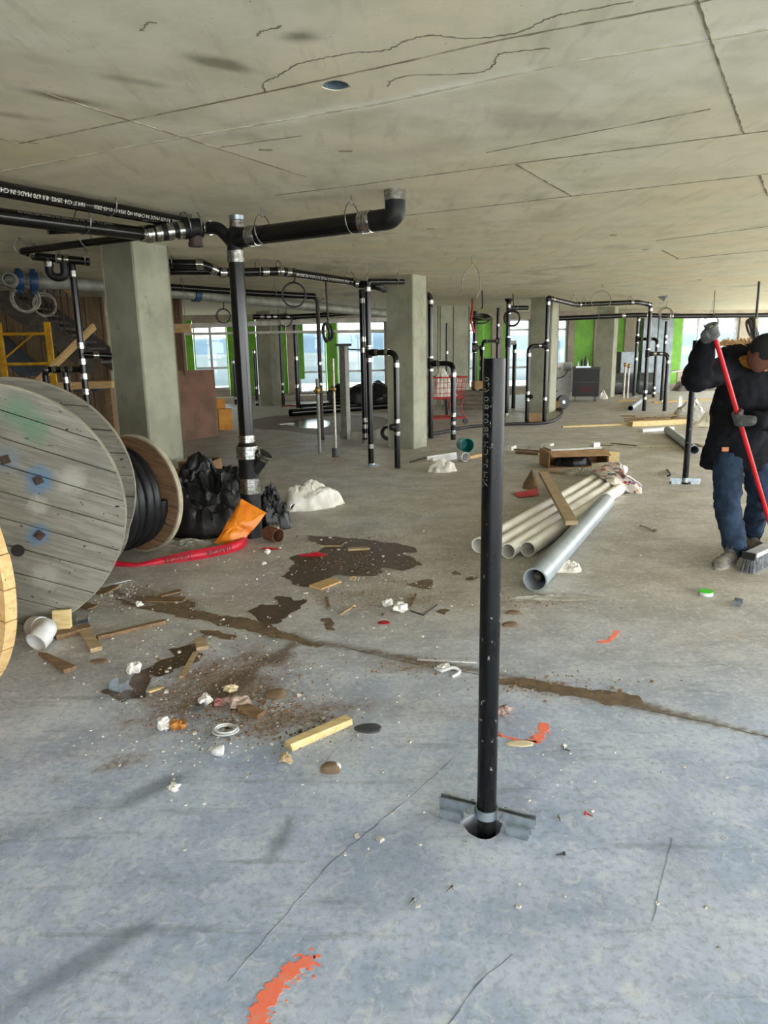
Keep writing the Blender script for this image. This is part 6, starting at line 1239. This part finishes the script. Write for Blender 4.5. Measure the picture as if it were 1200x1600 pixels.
# broom
g0, g1 = G(1168, 894), G(1244, 856); TT = D(1113, 512, YP - .42); BB = g0.lerp(g1, .5) + ZU * .13; hv = (TT - BB).normalized()
broom = thing('push_broom', 'push broom with long red handle and grey bristles held by the person', 'broom', (BB.x, BB.y, 0)); RH = .0145
mb = MB(); mb.tube([BB, BB.lerp(TT, .955)], RH, 16); obj('handle', mb, M('red_handle', hx(206, 20, 34), hx(188, 14, 28), 8, .3), broom)
mb = MB(); mb.tube([BB.lerp(TT, .955), TT], [RH * .98, RH * .9], 16); mb.ell(TT, (.014, .014, .014)); obj('handle_tip', mb, M('pale_tip', hx(216, 214, 190), None, rough=.5), broom)
bl = (g1 - g0).normalized(); bs = Vector((-bl.y, bl.x, 0)); ctr = Vector((BB.x, BB.y, 0)); e0 = ctr + bl * ((g0 - ctr).dot(bl)); e1 = ctr - bl * ((g0 - ctr).dot(bl))
mb = MB(); mb.beam(e0 + ZU * .115, e1 + ZU * .115, .075, .03); obj('block', mb, M('block_white', hx(196, 196, 196), hx(168, 168, 170), 10, .5), broom)
mb = MB(); mb.beam(e0 - bl * .012 + ZU * .112, e0 + bl * .012 + ZU * .112, .085, .045); mb.beam(e1 - bl * .012 + ZU * .112, e1 + bl * .012 + ZU * .112, .085, .045); obj('end_cap', mb, BLACK, broom)
mb = MB(); mb.lathe([(0, .03), (.05, .026), (.09, .018)], ctr + ZU * .12, hv, 16); obj('socket', mb, BLACK, broom)
mb = MB(); rnd = random.Random(3); Lb = (e1 - e0).length
for i in range(int(Lb / .011)):
    for j in range(6):
        b = e0 + bl * (i + .5 + rnd.uniform(-.3, .3)) * .011 + bs * (-.03 + .012 * j); f = bs * (-.03 + .012 * j) * .5 + bl * rnd.uniform(-.012, .012) + (-bl * .03 * max(0, 1 - i / 6)); mb.tube([b + ZU * .10, b + f + ZU * .004], [.0035, .005], 5)
o = obj('bristles', mb, M('bristle_grey', hx(120, 122, 124), hx(84, 86, 90), 40, .8), broom, smooth=False); o['kind'] = 'stuff'
def grip(C, wr, nm, side, reach):
    w_ = wr - C; w_ = (w_ - hv * w_.dot(hv)).normalized(); m0 = hv.cross(w_) * side; n = (w_ * .75 + m0 * .66).normalized(); m = hv.cross(n) * side; mb = MB(); R = RH + .010
    R3 = Matrix((hv, n, m)).transposed(); pc = C + n * (RH + .020) - m * .004; mb.ell(pc, (.046, .022, .040), 16, 10, R3)
    limb(mb, [wr, pc + n * .006], [.034, .036])
    for k, (off, sp) in enumerate(((-.033, 3.5), (-.011, 3.9), (.011, 3.9), (.032, 3.6))):
        pts = [C + hv * (off + .002 * j) - (-n * math.cos(a) + m * math.sin(a) * -1) * (R + .003 * math.sin(a)) for j, a in enumerate([.25 + (sp - .25) * j / 9 for j in range(10)])]
        limb(mb, pts, [.0115 - .0003 * j for j in range(10)], 10)
    pts = [C + hv * (.036 + .012 * reach) + n * math.cos(a) * (R + .003) - m * math.sin(a) * (R + .003) for a in (.3, .9, 1.5, 2.1, 2.6)]; limb(mb, pts, [.015, .014, .0125, .012, .011], 10)
    o = fuse(nm, mb, .0045, 2, GLOV, PER); o['label'] = 'grey work glove gripping the broom handle'; return o
fr = lambda py: BB.lerp(TT, min(1, max(0, (lambda lo, hi: lo)(*[next((k / 200 for k in range(200) if proj(BB.lerp(TT, k / 200))[1] < py), 1)] * 2))))
grip(fr(521), wrR, 'glove', 1, 1); grip(fr(655), wrL, 'glove', -1, 1)
